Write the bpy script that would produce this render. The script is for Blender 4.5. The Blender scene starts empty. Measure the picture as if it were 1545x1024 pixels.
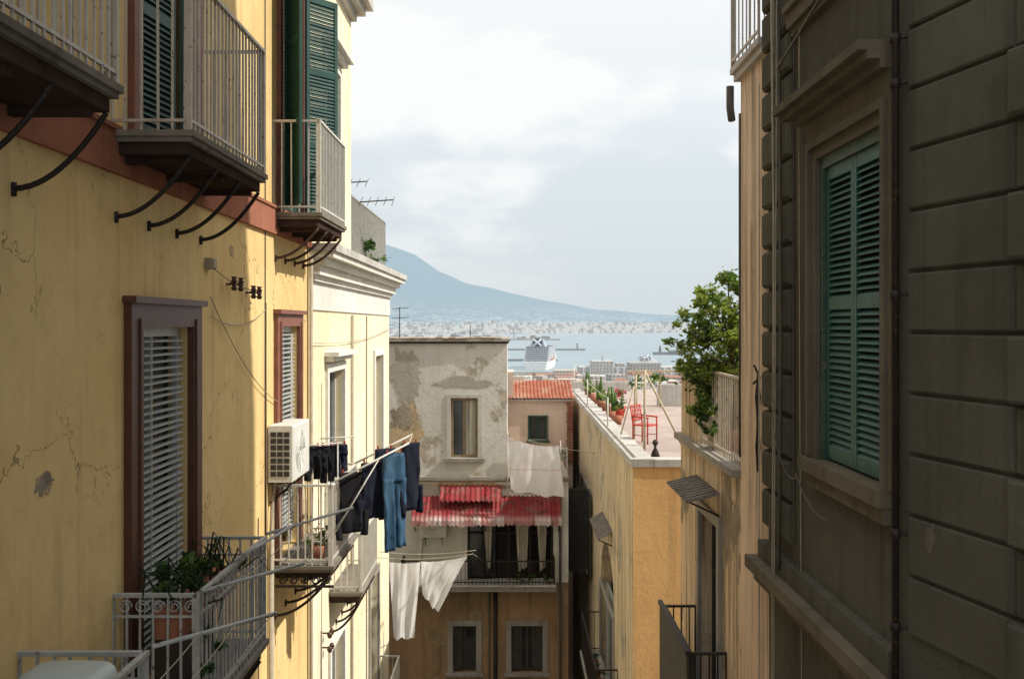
import bpy, bmesh, math, random
from mathutils import Vector, noise as mn
random.seed(7)
def U(a,b): return a+(b-a)*random.random()
scene=bpy.context.scene
scene.view_settings.view_transform='Standard'
scene.view_settings.look='None'
scene.view_settings.exposure=0

# ------------------------------------------------------------ materials
class NT:
    def __init__(s,name):
        s.m=bpy.data.materials.new(name); s.m.use_nodes=True
        s.t=s.m.node_tree; s.t.nodes.clear()
        s.out=s.t.nodes.new('ShaderNodeOutputMaterial')
        s.tc=s.t.nodes.new('ShaderNodeTexCoord').outputs['Object']
    def n(s,typ,ins=None,**kw):
        nd=s.t.nodes.new(typ)
        for k,v in kw.items(): setattr(nd,k,v)
        for k,v in (ins or {}).items(): s.set(nd.inputs[k],v)
        return nd
    def set(s,inp,v):
        if isinstance(v,bpy.types.NodeSocket): s.t.links.new(v,inp)
        else:
            if inp.type=='RGBA' and isinstance(v,(tuple,list)) and len(v)==3: v=(*v,1)
            inp.default_value=v
    def mapv(s,sc,loc=(0,0,0),vec=None):
        return s.n('ShaderNodeMapping',{'Vector':vec or s.tc,'Scale':sc,'Location':loc}).outputs[0]
    def noise(s,scale,detail=3,rough=.55,vec=None,dist=0):
        return s.n('ShaderNodeTexNoise',{'Vector':vec or s.tc,'Scale':scale,'Detail':detail,'Roughness':rough,'Distortion':dist}).outputs[0]
    def mr(s,v,a,b,c=0,d=1):
        return s.n('ShaderNodeMapRange',{'Value':v,'From Min':a,'From Max':b,'To Min':c,'To Max':d}).outputs[0]
    def mix(s,f,a,b,mode='MIX'):
        nd=s.n('ShaderNodeMix',data_type='RGBA',blend_type=mode)
        s.set(nd.inputs[0],f); s.set(nd.inputs[6],a); s.set(nd.inputs[7],b); return nd.outputs[2]
    def math(s,op,a,b=0):
        nd=s.n('ShaderNodeMath',operation=op); s.set(nd.inputs[0],a); s.set(nd.inputs[1],b); return nd.outputs[0]
    def bump(s,h,strength=.3,dist=.02):
        return s.n('ShaderNodeBump',{'Height':h,'Strength':strength,'Distance':dist}).outputs[0]
    def bsdf(s,col,rough=.8,nrm=None,spec=.3,metal=0):
        b=s.n('ShaderNodeBsdfPrincipled',{'Base Color':col,'Roughness':rough,'Specular IOR Level':spec,'Metallic':metal})
        if nrm: s.set(b.inputs['Normal'],nrm)
        return b.outputs[0]
    def diff(s,col,nrm=None):
        b=s.n('ShaderNodeBsdfDiffuse',{'Color':col,'Roughness':.3})
        if nrm: s.set(b.inputs['Normal'],nrm)
        return b.outputs[0]
    def fin(s,sh): s.t.links.new(sh,s.out.inputs[0]); return s.m

def plaster(name,c1,c2,stain=(.12,.09,.06),streak=.5,peel=None,pt=.62,crack=.5,bump=.35,off=0,speck=.5,st0=.5,st1=.78):
    t=NT(name)
    v=t.mapv((1,1,1),(off,off*1.7,off*.6))
    col=t.mix(t.mr(t.noise(.55,4,.6,v),.38,.64),c1,c2)
    sv=t.mapv((2.6,2.6,.16),(off,off,off))
    sn=t.noise(1.6,5,.68,sv)
    col=t.mix(t.mr(sn,st0,st1,0,streak),col,stain)
    md=t.noise(3.2,6,.72,v)
    col=t.mix(t.mr(md,.5,.75,0,speck*.5),col,tuple(x*.55 for x in c2))
    if speck>.3: col=t.mix(t.mr(md,.44,.3,0,.25),col,tuple(min(.9,x*1.18) for x in c1))
    if peel:
        pn=t.noise(.95,6,.64,t.mapv((1,1,.8),(off+5,2,1)))
        pm=t.mr(pn,pt,pt+.012)
        pc=t.mix(t.mr(md,.4,.65),peel,tuple(x*.6 for x in peel))
        edge=t.mr(pn,pt-.02,pt,0,.35)
        col=t.mix(edge,col,tuple(x*.45 for x in c2))
        col=t.mix(pm,col,pc)
    if crack>0:
        dv=t.n('ShaderNodeVectorMath',operation='ADD')
        nc=t.n('ShaderNodeTexNoise',{'Vector':v,'Scale':1.7,'Detail':4,'Roughness':.62})
        t.set(dv.inputs[0],v); t.set(dv.inputs[1],nc.outputs['Color'])
        vo=t.n('ShaderNodeTexVoronoi',{'Vector':dv.outputs[0],'Scale':.62},feature='DISTANCE_TO_EDGE').outputs[0]
        cm=t.mr(vo,.0015,.006,1,0)
        mask=t.mr(t.noise(.6,1,.5,t.mapv((1,1,1),(off+9,4,4))),.5,.6)
        cm=t.math('MULTIPLY',t.math('MULTIPLY',cm,mask),crack)
        col=t.mix(cm,col,tuple(x*.25 for x in c1))
    return t.fin(t.diff(col,t.bump(t.noise(9,5,.72),bump,.035)))

def paint(name,c,var=.25,rough=.6,metal=0,bump=.1,wear=None,wt=.62,scale=6):
    t=NT(name)
    n1=t.noise(scale,3,.65)
    col=t.mix(t.mr(n1,.35,.7),c,tuple(x*(1-var) for x in c))
    if wear: col=t.mix(t.mr(t.noise(scale*3,4,.7),wt,wt+.04),col,wear)
    return t.fin(t.bsdf(col,rough,None,.35,metal))

def hazed(t,shader,L=9000,col=(.53,.66,.74),maxf=1):  # aerial haze painted into the material as emission that grows with distance
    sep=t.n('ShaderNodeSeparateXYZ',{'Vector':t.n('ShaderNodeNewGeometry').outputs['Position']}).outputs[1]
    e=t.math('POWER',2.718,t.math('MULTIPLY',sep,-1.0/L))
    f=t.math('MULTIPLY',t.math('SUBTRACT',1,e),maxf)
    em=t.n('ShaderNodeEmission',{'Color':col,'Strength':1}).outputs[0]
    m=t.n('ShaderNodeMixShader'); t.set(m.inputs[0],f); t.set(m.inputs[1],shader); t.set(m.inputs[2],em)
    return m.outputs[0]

M={}
M['yellow']=plaster('yellow_plaster',(.80,.605,.295),(.73,.52,.235),(.40,.25,.12),.5,peel=(.52,.42,.29),pt=.70,crack=.8,off=2,bump=.25)
M['cream']=plaster('cream_plaster',(.84,.765,.57),(.80,.70,.47),(.5,.38,.24),.3,crack=.4,off=6,bump=.2)
M['white_pl']=plaster('white_plaster',(.75,.74,.69),(.69,.66,.59),(.32,.29,.24),.35,crack=.1,off=9)
M['band']=plaster('red_band_plaster',(.40,.175,.115),(.33,.14,.09),(.13,.07,.05),.5,crack=.2,off=3)
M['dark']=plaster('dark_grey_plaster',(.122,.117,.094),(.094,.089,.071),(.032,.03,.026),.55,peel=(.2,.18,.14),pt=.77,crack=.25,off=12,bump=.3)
M['darktrim']=plaster('dark_stone_trim',(.18,.155,.115),(.132,.117,.088),(.05,.04,.03),.5,crack=.1,off=15)
M['beige']=plaster('peeling_beige_plaster',(.72,.58,.41),(.62,.48,.32),(.055,.042,.032),.92,peel=(.36,.30,.23),pt=.55,crack=.5,off=21,bump=.6,st0=.45,st1=.66)
M['pinkbeige']=plaster('pink_beige_plaster',(.75,.59,.44),(.66,.51,.37),(.10,.075,.06),.85,crack=.4,off=24,st0=.47,st1=.7)
M['orange']=plaster('orange_plaster',(.82,.53,.24),(.76,.47,.2),(.3,.2,.11),.45,crack=.2,off=31)
M['ochregrey']=plaster('weathered_ochre_plaster',(.64,.53,.37),(.55,.45,.31),(.12,.09,.07),.8,peel=(.42,.37,.29),pt=.59,crack=.4,off=35,bump=.5,st0=.47,st1=.72)
M['grey']=plaster('grey_patched_plaster',(.64,.62,.575),(.57,.55,.50),(.30,.26,.2),.35,peel=(.50,.44,.36),pt=.60,crack=.4,off=41,bump=.5)
M['greybrown']=plaster('old_grey_render',(.46,.42,.36),(.37,.34,.29),(.2,.17,.13),.4,crack=.1,off=43,bump=.6)
M['tan']=plaster('tan_patched_plaster',(.62,.46,.27),(.50,.39,.26),(.22,.17,.12),.5,peel=(.38,.32,.25),pt=.53,crack=.3,off=44,bump=.7)
M['tufa']=plaster('old_tufa_plaster',(.39,.26,.15),(.26,.175,.105),(.07,.05,.035),.7,peel=(.40,.31,.2),pt=.55,crack=.4,off=47,bump=.8)
M['pink']=plaster('pink_plaster',(.73,.58,.48),(.66,.52,.43),(.3,.22,.17),.4,crack=.1,off=51)
M['stone']=plaster('grey_stone',(.38,.36,.32),(.28,.26,.23),(.1,.08,.07),.5,crack=.1,off=55)
M['slab']=plaster('balcony_slab_stone',(.27,.24,.2),(.17,.15,.125),(.05,.04,.03),.6,crack=.2,off=57)
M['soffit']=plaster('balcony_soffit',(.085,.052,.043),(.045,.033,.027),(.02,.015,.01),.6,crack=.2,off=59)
M['terr']=plaster('terrace_paving',(.45,.37,.335),(.36,.30,.27),(.16,.13,.11),.3,crack=.3,off=61)
M['coping']=plaster('whitewashed_coping',(.54,.52,.48),(.40,.38,.35),(.12,.1,.09),.5,crack=.1,off=63)
M['asphalt']=plaster('street_basalt',(.06,.06,.06),(.045,.045,.045),(.02,.02,.02),.2,crack=0,off=65)
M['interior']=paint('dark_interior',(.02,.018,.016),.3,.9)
M['railc']=paint('cream_rail_paint',(.52,.46,.375),.25,.5,wear=(.16,.09,.05),wt=.62)
M['railw']=paint('white_rail_paint',(.62,.60,.54),.2,.5,wear=(.2,.12,.07),wt=.64)
M['railg']=paint('grey_rail_paint',(.40,.41,.40),.25,.5,wear=(.14,.09,.06),wt=.61)
M['iron']=paint('dark_iron',(.035,.028,.025),.3,.6,.3,wear=(.10,.05,.03),wt=.6)
M['rustiron']=paint('rusty_iron',(.09,.05,.035),.4,.7,.2,wear=(.04,.025,.02),wt=.55)
M['green']=paint('green_shutter_paint',(.016,.066,.054),.3,.5,wear=(.05,.09,.07),wt=.68)
M['teal']=paint('teal_shutter_paint',(.022,.105,.083),.35,.55,wear=(.07,.12,.09),wt=.64)
M['tealframe']=paint('aged_teal_frame',(.05,.105,.08),.4,.7,wear=(.14,.12,.08),wt=.56)
M['oldshut']=paint('old_brown_shutter',(.06,.057,.046),.4,.7,wear=(.12,.10,.08),wt=.6)
M['brown']=paint('brown_window_frame',(.115,.045,.027),.3,.5,wear=(.07,.035,.025),wt=.6)
M['redframe']=paint('red_brown_frame',(.25,.10,.065),.3,.6)
M['wood']=paint('weathered_wood',(.26,.19,.11),.4,.7)
M['palewood']=paint('pale_wood',(.5,.42,.3),.3,.7)
M['blind']=paint('aluminium_blind',(.42,.44,.42),.15,.35,.1)
M['wframe']=paint('white_window_frame',(.55,.56,.53),.15,.5)
M['plastic']=paint('ac_plastic',(.70,.69,.64),.08,.45)
M['acgrille']=paint('ac_grille',(.045,.045,.043),.2,.5)
M['porc']=paint('brown_ceramic',(.07,.03,.022),.2,.25)
M['cable']=paint('cable_sheath',(.10,.09,.075),.3,.7)
M['cablel']=paint('pale_cable',(.42,.36,.27),.3,.7)
M['wchair']=paint('white_plastic',(.42,.47,.45),.1,.4)
M['red']=paint('red_chair_paint',(.50,.04,.025),.2,.4)
M['terracotta']=paint('terracotta',(.36,.14,.08),.3,.8)
M['pink_fl']=paint('pink_flowers',(.65,.08,.14),.4,.7)
def m_leaf(name,c):
    t=NT(name); col=t.mix(t.mr(t.noise(5,2),.35,.65),c,tuple(x*.5 for x in c))
    m=t.n('ShaderNodeMixShader'); t.set(m.inputs[0],.4); t.set(m.inputs[1],t.bsdf(col,.45,None,.4)); t.set(m.inputs[2],t.n('ShaderNodeBsdfTranslucent',{'Color':tuple(x*1.4 for x in c)}).outputs[0])
    return t.fin(m.outputs[0])
M['leaf']=m_leaf('leaf_green',(.11,.20,.035)); M['leaf2']=m_leaf('leaf_yellow_green',(.27,.34,.06)); M['leafd']=m_leaf('leaf_dark',(.035,.08,.022))
M['bark']=paint('bark',(.12,.09,.06),.4,.9)
M['navy']=paint('navy_cotton',(.010,.013,.028),.4,.95)
M['black']=paint('black_cotton',(.010,.010,.012),.4,.95)
M['tin']=paint('tin_canopy',(.24,.22,.2),.4,.6,.2,wear=(.15,.09,.06),wt=.55)
M['peg']=paint('pegs',(.5,.08,.06),.3,.5)
def m_glass():
    t=NT('window_glass')
    c=t.mix(t.mr(t.noise(1.3,2),.4,.6),(.05,.055,.055),(.02,.022,.022))
    return t.fin(t.bsdf(c,.08,t.bump(t.noise(2.5,1),.05,.02),.7))
M['glass']=m_glass()
def m_curtain():
    t=NT('curtain'); v=t.mapv((9,9,.2))
    c=t.mix(t.mr(t.noise(3,2,.5,v),.35,.65),(.55,.52,.45),(.28,.26,.22))
    return t.fin(t.diff(c))
M['curtain']=m_curtain()
def m_cloth(name,c,c2,tr=.25,stripe=None):
    t=NT(name)
    col=t.mix(t.mr(t.noise(4,3,.6),.35,.7),c,c2)
    if stripe:
        z=t.n('ShaderNodeSeparateXYZ',{'Vector':t.tc}).outputs[2]
        w=t.n('ShaderNodeMath',operation='PINGPONG'); t.set(w.inputs[0],z); t.set(w.inputs[1],.42)
        col=t.mix(t.mr(w.outputs[0],.03,.02,0,.45),col,stripe)
    tl=t.n('ShaderNodeBsdfTranslucent',{'Color':col}).outputs[0]
    m=t.n('ShaderNodeMixShader'); t.set(m.inputs[0],tr); t.set(m.inputs[1],t.diff(col)); t.set(m.inputs[2],tl)
    return t.fin(m.outputs[0])
M['sheet']=m_cloth('white_cotton',(.84,.84,.85),(.79,.79,.81),.4)
M['sheet2']=m_cloth('pale_striped_sheet',(.84,.81,.80),(.87,.85,.84),.4,(.72,.42,.38))
def m_denim():
    t=NT('denim')
    c=t.mix(t.mr(t.noise(7,4,.6,t.mapv((1,1,.35))),.35,.68),(.035,.08,.14),(.09,.17,.26))
    return t.fin(t.diff(c,t.bump(t.noise(60,2),.3,.004)))
M['denim']=m_denim()
def m_awning():
    t=NT('faded_red_awning')
    s=t.n('ShaderNodeSeparateXYZ',{'Vector':t.tc}).outputs
    cell=t.n('ShaderNodeTexWhiteNoise',{'Vector':t.n('ShaderNodeVectorMath',{0:t.mapv((4.4,.2,.1))},operation='FLOOR').outputs[0]}).outputs[0]
    c=t.mix(cell,(.24,.03,.035),(.33,.08,.08))
    c=t.mix(t.mr(t.noise(2.6,6,.75),.5,.62,0,.8),c,(.22,.13,.11))
    c=t.mix(t.mr(t.noise(5,4,.7,t.mapv((1,1,1),(4,4,4))),.56,.64),c,(.10,.05,.045))
    z=t.mr(s[2],-5.56,-5.66)
    edge=t.math('MULTIPLY',z,t.mr(cell,.35,.5,.35,.95))
    c=t.mix(edge,c,(.50,.41,.38))
    return t.fin(t.diff(c))
M['awning']=m_awning()
def m_tiles():
    t=NT('terracotta_roof_tiles')
    c=t.mix(t.mr(t.noise(5,5,.7),.35,.7),(.38,.14,.09),(.24,.10,.07))
    c=t.mix(t.mr(t.noise(1.5,3),.5,.65,0,.6),c,(.42,.3,.23))
    return t.fin(t.diff(c))
M['tiles']=m_tiles()
HZ=(.58,.67,.72)
def m_city(name,c1,c2):
    t=NT(name)
    g=t.n('ShaderNodeNewGeometry')
    c=t.mix(g.outputs['Random Per Island'],c1,c2)
    s=t.n('ShaderNodeSeparateXYZ',{'Vector':t.tc}).outputs
    def pp(x,p):
        nd=t.n('ShaderNodeMath',operation='FRACT'); t.set(nd.inputs[0],t.math('DIVIDE',x,p)); return nd.outputs[0]
    fx=pp(t.math('ADD',s[0],s[1]),4.0); fz=pp(s[2],3.6)
    wx=t.math('MULTIPLY',t.math('GREATER_THAN',fx,.35),t.math('LESS_THAN',fx,.68))
    wz=t.math('MULTIPLY',t.math('GREATER_THAN',fz,.3),t.math('LESS_THAN',fz,.78))
    nz=t.n('ShaderNodeSeparateXYZ',{'Vector':g.outputs['Normal']}).outputs[2]
    side=t.math('LESS_THAN',t.math('ABSOLUTE',nz),.5)
    w=t.math('MULTIPLY',t.math('MULTIPLY',wx,wz),side)
    c=t.mix(t.math('MULTIPLY',w,.85),c,(.06,.06,.06))
    c=t.mix(t.mr(t.noise(.15,3),.4,.7,0,.35),c,(.25,.22,.2))
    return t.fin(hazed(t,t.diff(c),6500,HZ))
M['city']=m_city('city_facade_mix',(.58,.50,.42),(.32,.24,.19))
M['city2']=m_city('city_white_mix',(.68,.66,.62),(.36,.35,.33))
def m_haz(name,c,L=7000,maxf=1,hz=HZ):
    t=NT(name)
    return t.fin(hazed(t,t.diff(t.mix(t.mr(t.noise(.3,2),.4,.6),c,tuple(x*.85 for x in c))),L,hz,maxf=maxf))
M['ship']=m_haz('ship_white',(.80,.80,.80),8000)
M['shipblue']=m_haz('ship_blue',(.02,.04,.11),10000)
M['shipwin']=m_haz('ship_windows',(.10,.13,.18),8000)
M['shiporange']=m_haz('lifeboat_orange',(.6,.2,.05),8000)
M['quay']=m_haz('quay_stone',(.18,.18,.17),9000)
M['farroof']=m_haz('far_tile_roof',(.33,.18,.13),7000)
M['farwhite']=m_haz('far_waterfront_white',(.86,.80,.73),9500,.72)
M['farwarm']=m_haz('far_waterfront_warm',(.38,.34,.31),9500,.76)
def m_sea():
    t=NT('sea_water')
    n=t.noise(.02,4,.6,t.mapv((1,.18,1)))
    c=t.mix(t.mr(n,.35,.65),(.15,.22,.25),(.20,.27,.30))
    b=t.bsdf(c,.35,t.bump(t.noise(.2,3),.4,1.0),.5)
    return t.fin(hazed(t,b,4800,(.61,.71,.765)))
M['sea']=m_sea()
def m_ves():
    t=NT('volcano_slopes')
    n=t.noise(.0006,6,.6)
    c=t.mix(t.mr(n,.4,.6),(.06,.10,.07),(.13,.14,.11))
    z=t.n('ShaderNodeSeparateXYZ',{'Vector':t.tc}).outputs[2]
    low=t.mr(z,-60,330,1,0)
    sp=t.n('ShaderNodeTexVoronoi',{'Vector':t.mapv((.026,.008,.06)),'Scale':1.0},feature='F1').outputs['Color']
    spv=t.n('ShaderNodeSeparateXYZ',{'Vector':sp}).outputs[0]
    cl=t.mr(t.noise(.0014,5,.7),.36,.54)
    town=t.math('MULTIPLY',t.math('MULTIPLY',t.mr(spv,.3,.65),cl),low)
    c=t.mix(town,c,(.80,.74,.66))
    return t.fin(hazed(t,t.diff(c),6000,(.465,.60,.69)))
M['ves']=m_ves()
def m_ground():
    t=NT('ground_earth')
    c=t.mix(t.mr(t.noise(.05,4),.4,.6),(.2,.19,.17),(.12,.13,.09))
    return t.fin(hazed(t,t.diff(c),9000,HZ))
M['ground']=m_ground()

# ------------------------------------------------------------ mesh builder
class Frame:
    def __init__(s,o,d,n):
        s.o=Vector((o[0],o[1],o[2] if len(o)>2 else 0)); s.d=Vector((d[0],d[1],0)).normalized(); s.n=Vector((n[0],n[1],0)).normalized()
    def p(s,a,b,z): return s.o+s.d*a+s.n*b+Vector((0,0,z))
    def swing(s,a,b,ang):
        o=s.p(a,b,0); c,si=math.cos(ang),math.sin(ang)
        return Frame(o,s.d*c+s.n*si,s.n*c-s.d*si)
W=Frame((0,0),(1,0),(0,1))
class MB:
    def __init__(s): s.v=[];s.f=[];s.mi=[];s.sm=[];s.mats=[]
    def m(s,k):
        if k not in s.mats: s.mats.append(k)
        return s.mats.index(k)
    def add(s,vs,fs,k,smooth=False):
        b=len(s.v); s.v+= [tuple(v) for v in vs]; i=s.m(k)
        for f in fs: s.f.append(tuple(b+x for x in f)); s.mi.append(i); s.sm.append(smooth)
    def hexa(s,p,k):
        s.add(p,[(0,1,2,3),(7,6,5,4),(0,4,5,1),(1,5,6,2),(2,6,7,3),(3,7,4,0)],k)
    def box(s,fr,a0,a1,b0,b1,z0,z1,k):
        P=fr.p
        s.hexa([P(a0,b0,z0),P(a1,b0,z0),P(a1,b1,z0),P(a0,b1,z0),P(a0,b0,z1),P(a1,b0,z1),P(a1,b1,z1),P(a0,b1,z1)],k)
    def bev(s,fr,a0,a1,b0,b1,z0,z1,k,c=.03):
        P=fr.p; bm=b1-c
        vs=[P(a0,b0,z0),P(a1,b0,z0),P(a1,b0,z1),P(a0,b0,z1),P(a0,bm,z0),P(a1,bm,z0),P(a1,bm,z1),P(a0,bm,z1),
            P(a0+c,b1,z0+c),P(a1-c,b1,z0+c),P(a1-c,b1,z1-c),P(a0+c,b1,z1-c)]
        s.add(vs,[(0,1,2,3),(0,4,5,1),(1,5,6,2),(2,6,7,3),(3,7,4,0),(4,8,9,5),(5,9,10,6),(6,10,11,7),(7,11,8,4),(8,9,10,11)],k)
    def tube(s,pts,r,k,n=6,smooth=True):
        pts=[Vector(p) for p in pts]; rs=r if isinstance(r,(list,tuple)) else [r]*len(pts)
        vs=[];fs=[]
        prev=None
        for i,p in enumerate(pts):
            t=(pts[min(i+1,len(pts)-1)]-pts[max(i-1,0)])
            if t.length<1e-9: t=Vector((0,0,1))
            t.normalize()
            a=Vector((0,0,1)) if abs(t.z)<.9 else Vector((1,0,0))
            if prev is not None: a=prev
            u=(a-t*a.dot(t)); 
            if u.length<1e-6: u=t.orthogonal()
            u.normalize(); w=t.cross(u); prev=u
            for j in range(n):
                an=2*math.pi*j/n; vs.append(p+(u*math.cos(an)+w*math.sin(an))*rs[i])
        for i in range(len(pts)-1):
            for j in range(n):
                fs.append((i*n+j,i*n+(j+1)%n,(i+1)*n+(j+1)%n,(i+1)*n+j))
        fs.append(tuple(range(n))[::-1]); fs.append(tuple((len(pts)-1)*n+j for j in range(n)))
        s.add(vs,fs,k,smooth)
    def wall(s,fr,a0,a1,z0,z1,holes,k,depth=.3,kr=None):
        kr=kr or k
        A=sorted({a0,a1}|{x for h in holes for x in h[:2] if a0<x<a1}); Z=sorted({z0,z1}|{x for h in holes for x in h[2:4] if z0<x<z1})
        for i in range(len(A)-1):
            for j in range(len(Z)-1):
                ca,cz=(A[i]+A[i+1])/2,(Z[j]+Z[j+1])/2
                if any(h[0]<ca<h[1] and h[2]<cz<h[3] for h in holes): continue
                s.add([fr.p(A[i],0,Z[j]),fr.p(A[i+1],0,Z[j]),fr.p(A[i+1],0,Z[j+1]),fr.p(A[i],0,Z[j+1])],[(0,1,2,3)],k)
        for (h0,h1,g0,g1) in [h[:4] for h in holes]+[(a0,a1,z0,z1)]:
            P=fr.p;d=-depth
            for q in ([(h0,g0),(h1,g0)],[(h1,g0),(h1,g1)],[(h1,g1),(h0,g1)],[(h0,g1),(h0,g0)]):
                s.add([P(q[0][0],0,q[0][1]),P(q[1][0],0,q[1][1]),P(q[1][0],d,q[1][1]),P(q[0][0],d,q[0][1])],[(0,1,2,3)],kr)
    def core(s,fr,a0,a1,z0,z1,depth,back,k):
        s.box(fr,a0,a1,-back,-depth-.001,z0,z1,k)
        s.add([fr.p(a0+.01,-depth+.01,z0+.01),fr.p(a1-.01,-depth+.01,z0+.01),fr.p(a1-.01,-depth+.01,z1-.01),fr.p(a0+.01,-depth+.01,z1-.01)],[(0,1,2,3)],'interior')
    def obj(s,name,parent=None,recalc=True):
        me=bpy.data.meshes.new(name); me.from_pydata(s.v,[],s.f)
        for k in s.mats: me.materials.append(M[k])
        me.polygons.foreach_set('material_index',s.mi); me.polygons.foreach_set('use_smooth',s.sm)
        if recalc:
            bm=bmesh.new(); bm.from_mesh(me); bmesh.ops.recalc_face_normals(bm,faces=bm.faces); bm.to_mesh(me); bm.free()
        me.update()
        o=bpy.data.objects.new(name,me); scene.collection.objects.link(o)
        if parent: o.parent=parent
        return o
def empty(name):
    o=bpy.data.objects.new(name,None); o.empty_display_size=.3; scene.collection.objects.link(o); return o

# ------------------------------------------------------------ parts
def shutter(B,fr,a0,a1,z0,z1,d,k,mid=(.5,),sl=.055,st=.06,th=.04,q=.88):
    B.box(fr,a0,a0+st,d,d+th,z0,z1,k); B.box(fr,a1-st,a1,d,d+th,z0,z1,k)
    lv=[z0]+[z0+(z1-z0)*m for m in mid]+[z1]
    for i,z in enumerate(lv):
        zz0,zz1=(z,z+.1) if i==0 else ((z-.1,z) if i==len(lv)-1 else (z-.045,z+.045))
        B.box(fr,a0+st,a1-st,d+.002,d+th-.002,zz0,zz1,k)
    for i in range(len(lv)-1):
        lo=lv[i]+(.1 if i==0 else .045); hi=lv[i+1]-(.1 if i==len(lv)-2 else .045)
        n=max(1,int((hi-lo)/sl)); h=(hi-lo)/n
        for j in range(n):
            z=lo+j*h; P=fr.p; e=a0+st+.001; f=a1-st-.001; jit=U(-.005,.005)
            B.hexa([P(e,d+th-.002,z),P(f,d+th-.002,z),P(f,d+.004,z+h*q+jit),P(e,d+.004,z+h*q+jit),
                    P(e,d+th-.002,z+.009),P(f,d+th-.002,z+.009),P(f,d+.004,z+h*q+.009+jit),P(e,d+.004,z+h*q+.009+jit)],k)
def railing(B,fr,a0,a1,d,z0,h,k,sp=.115,r=.009,sides=(1,1),d0=0,tr=.022,knee=False):
    def run(P0,P1):
        L=(P1-P0).length; n=max(1,round(L/sp))
        dr=(P1-P0).normalized()
        f=Frame(P0,dr,Vector((-dr.y,dr.x,0)))
        B.box(f,-tr,L+tr,-tr,tr,z0+h-.03,z0+h,k)
        B.box(f,0,L,-.012,.012,z0+.07,z0+.095,k)
        if knee: B.box(f,0,L,-.010,.010,z0+h-.2,z0+h-.18,k)
        for i in range(n+1):
            rr=r*1.8 if i in(0,n) else r
            x=L*i/n+ (0 if i in (0,n) else U(-.009,.009)); xb=x+U(-.006,.006)
            P=f.p
            B.hexa([P(xb-rr,-rr,z0),P(xb+rr,-rr,z0),P(xb+rr,rr,z0),P(xb-rr,rr,z0),P(x-rr,-rr,z0+h-.031),P(x+rr,-rr,z0+h-.031),P(x+rr,rr,z0+h-.031),P(x-rr,rr,z0+h-.031)],k)
    run(fr.p(a0,d,0),fr.p(a1,d,0))
    if sides[0]: run(fr.p(a0,d0,0),fr.p(a0,d-.03,0))
    if sides[1]: run(fr.p(a1,d0,0),fr.p(a1,d-.03,0))
def bracket(B,fr,a,d,z,drop,k,w=.02):
    pts=[fr.p(a,.01+d*(i/12),z-drop*(1-(i/12)**1.9)) for i in range(13)]
    B.tube(pts,w,k,6)
    B.tube([fr.p(a,.0,z-drop+.04),fr.p(a,.0,z-drop-.05)],w*1.4,k,6)
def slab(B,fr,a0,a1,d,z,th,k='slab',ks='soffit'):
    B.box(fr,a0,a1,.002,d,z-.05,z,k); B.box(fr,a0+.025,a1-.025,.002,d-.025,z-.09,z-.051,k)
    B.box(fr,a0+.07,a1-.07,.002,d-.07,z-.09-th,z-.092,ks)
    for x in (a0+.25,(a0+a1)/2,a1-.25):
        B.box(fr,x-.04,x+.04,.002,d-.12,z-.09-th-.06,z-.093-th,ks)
def leaves(B,c,rad,n,size,keys,clumps=14,seed=1):
    rnd=random.Random(seed); c=Vector(c)
    cl=[]
    for i in range(clumps):
        v=Vector((rnd.gauss(0,1),rnd.gauss(0,1),rnd.gauss(0,1))); v.normalize(); v*=rnd.uniform(.25,1.0)
        cl.append((c+Vector((v.x*rad[0],v.y*rad[1],v.z*rad[2])),rnd.uniform(.22,.42)*min(rad),rnd.choice(keys)))
    for i in range(n):
        cc,r,kk=rnd.choice(cl)
        p=cc+Vector((rnd.gauss(0,r*.6),rnd.gauss(0,r*.6),rnd.gauss(0,r*.5)))
        a=Vector((rnd.gauss(0,1),rnd.gauss(0,1),rnd.gauss(0,.6))).normalized(); b=a.cross(Vector((rnd.gauss(0,1),rnd.gauss(0,1),rnd.gauss(0,1)))).normalized()
        L=size*rnd.uniform(.6,1.3); w=L*.42
        k=kk if rnd.random()<.7 else rnd.choice(keys)
        B.add([p-a*L*.5,p-a*L*.1+b*w*.5,p+a*L*.5,p-a*L*.1-b*w*.5],[(0,1,2,3)],k)
def flattube(B,O,dr,H,xc,hw,t,k,b0=0,b1=1,ny=18,n=22,ph=0,amp=.03):
    dr=Vector((dr[0],dr[1],0)).normalized(); nr=Vector((-dr.y,dr.x,0)); vs=[];fs=[]
    for i in range(ny+1):
        b=b0+(b1-b0)*i/ny
        for j in range(n):
            an=2*math.pi*j/n; cx=math.cos(an); sy=math.sin(an)
            x=xc(b)+hw(b)*cx*(1+.08*mn.noise(Vector((ph,b*4,cx))))
            fold=amp*2*mn.noise(Vector((x*14+ph*3,b*1.6,ph)))*(.4+b)+amp*mn.noise(Vector((x*30+ph,b*6,ph+5)))
            y=t*(1 if sy>0 else -1)*abs(sy)**.7+fold
            zz=-b*H-.03*mn.noise(Vector((x*9,ph,2)))*(b>.9)
            vs.append(Vector(O)+dr*x+nr*y+Vector((0,0,zz)))
    for i in range(ny):
        for j in range(n): fs.append((i*n+j,i*n+(j+1)%n,(i+1)*n+(j+1)%n,(i+1)*n+j))
    fs.append(tuple(range(n))); fs.append(tuple(ny*n+j for j in range(n))[::-1])
    B.add(vs,fs,k,True)
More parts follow.
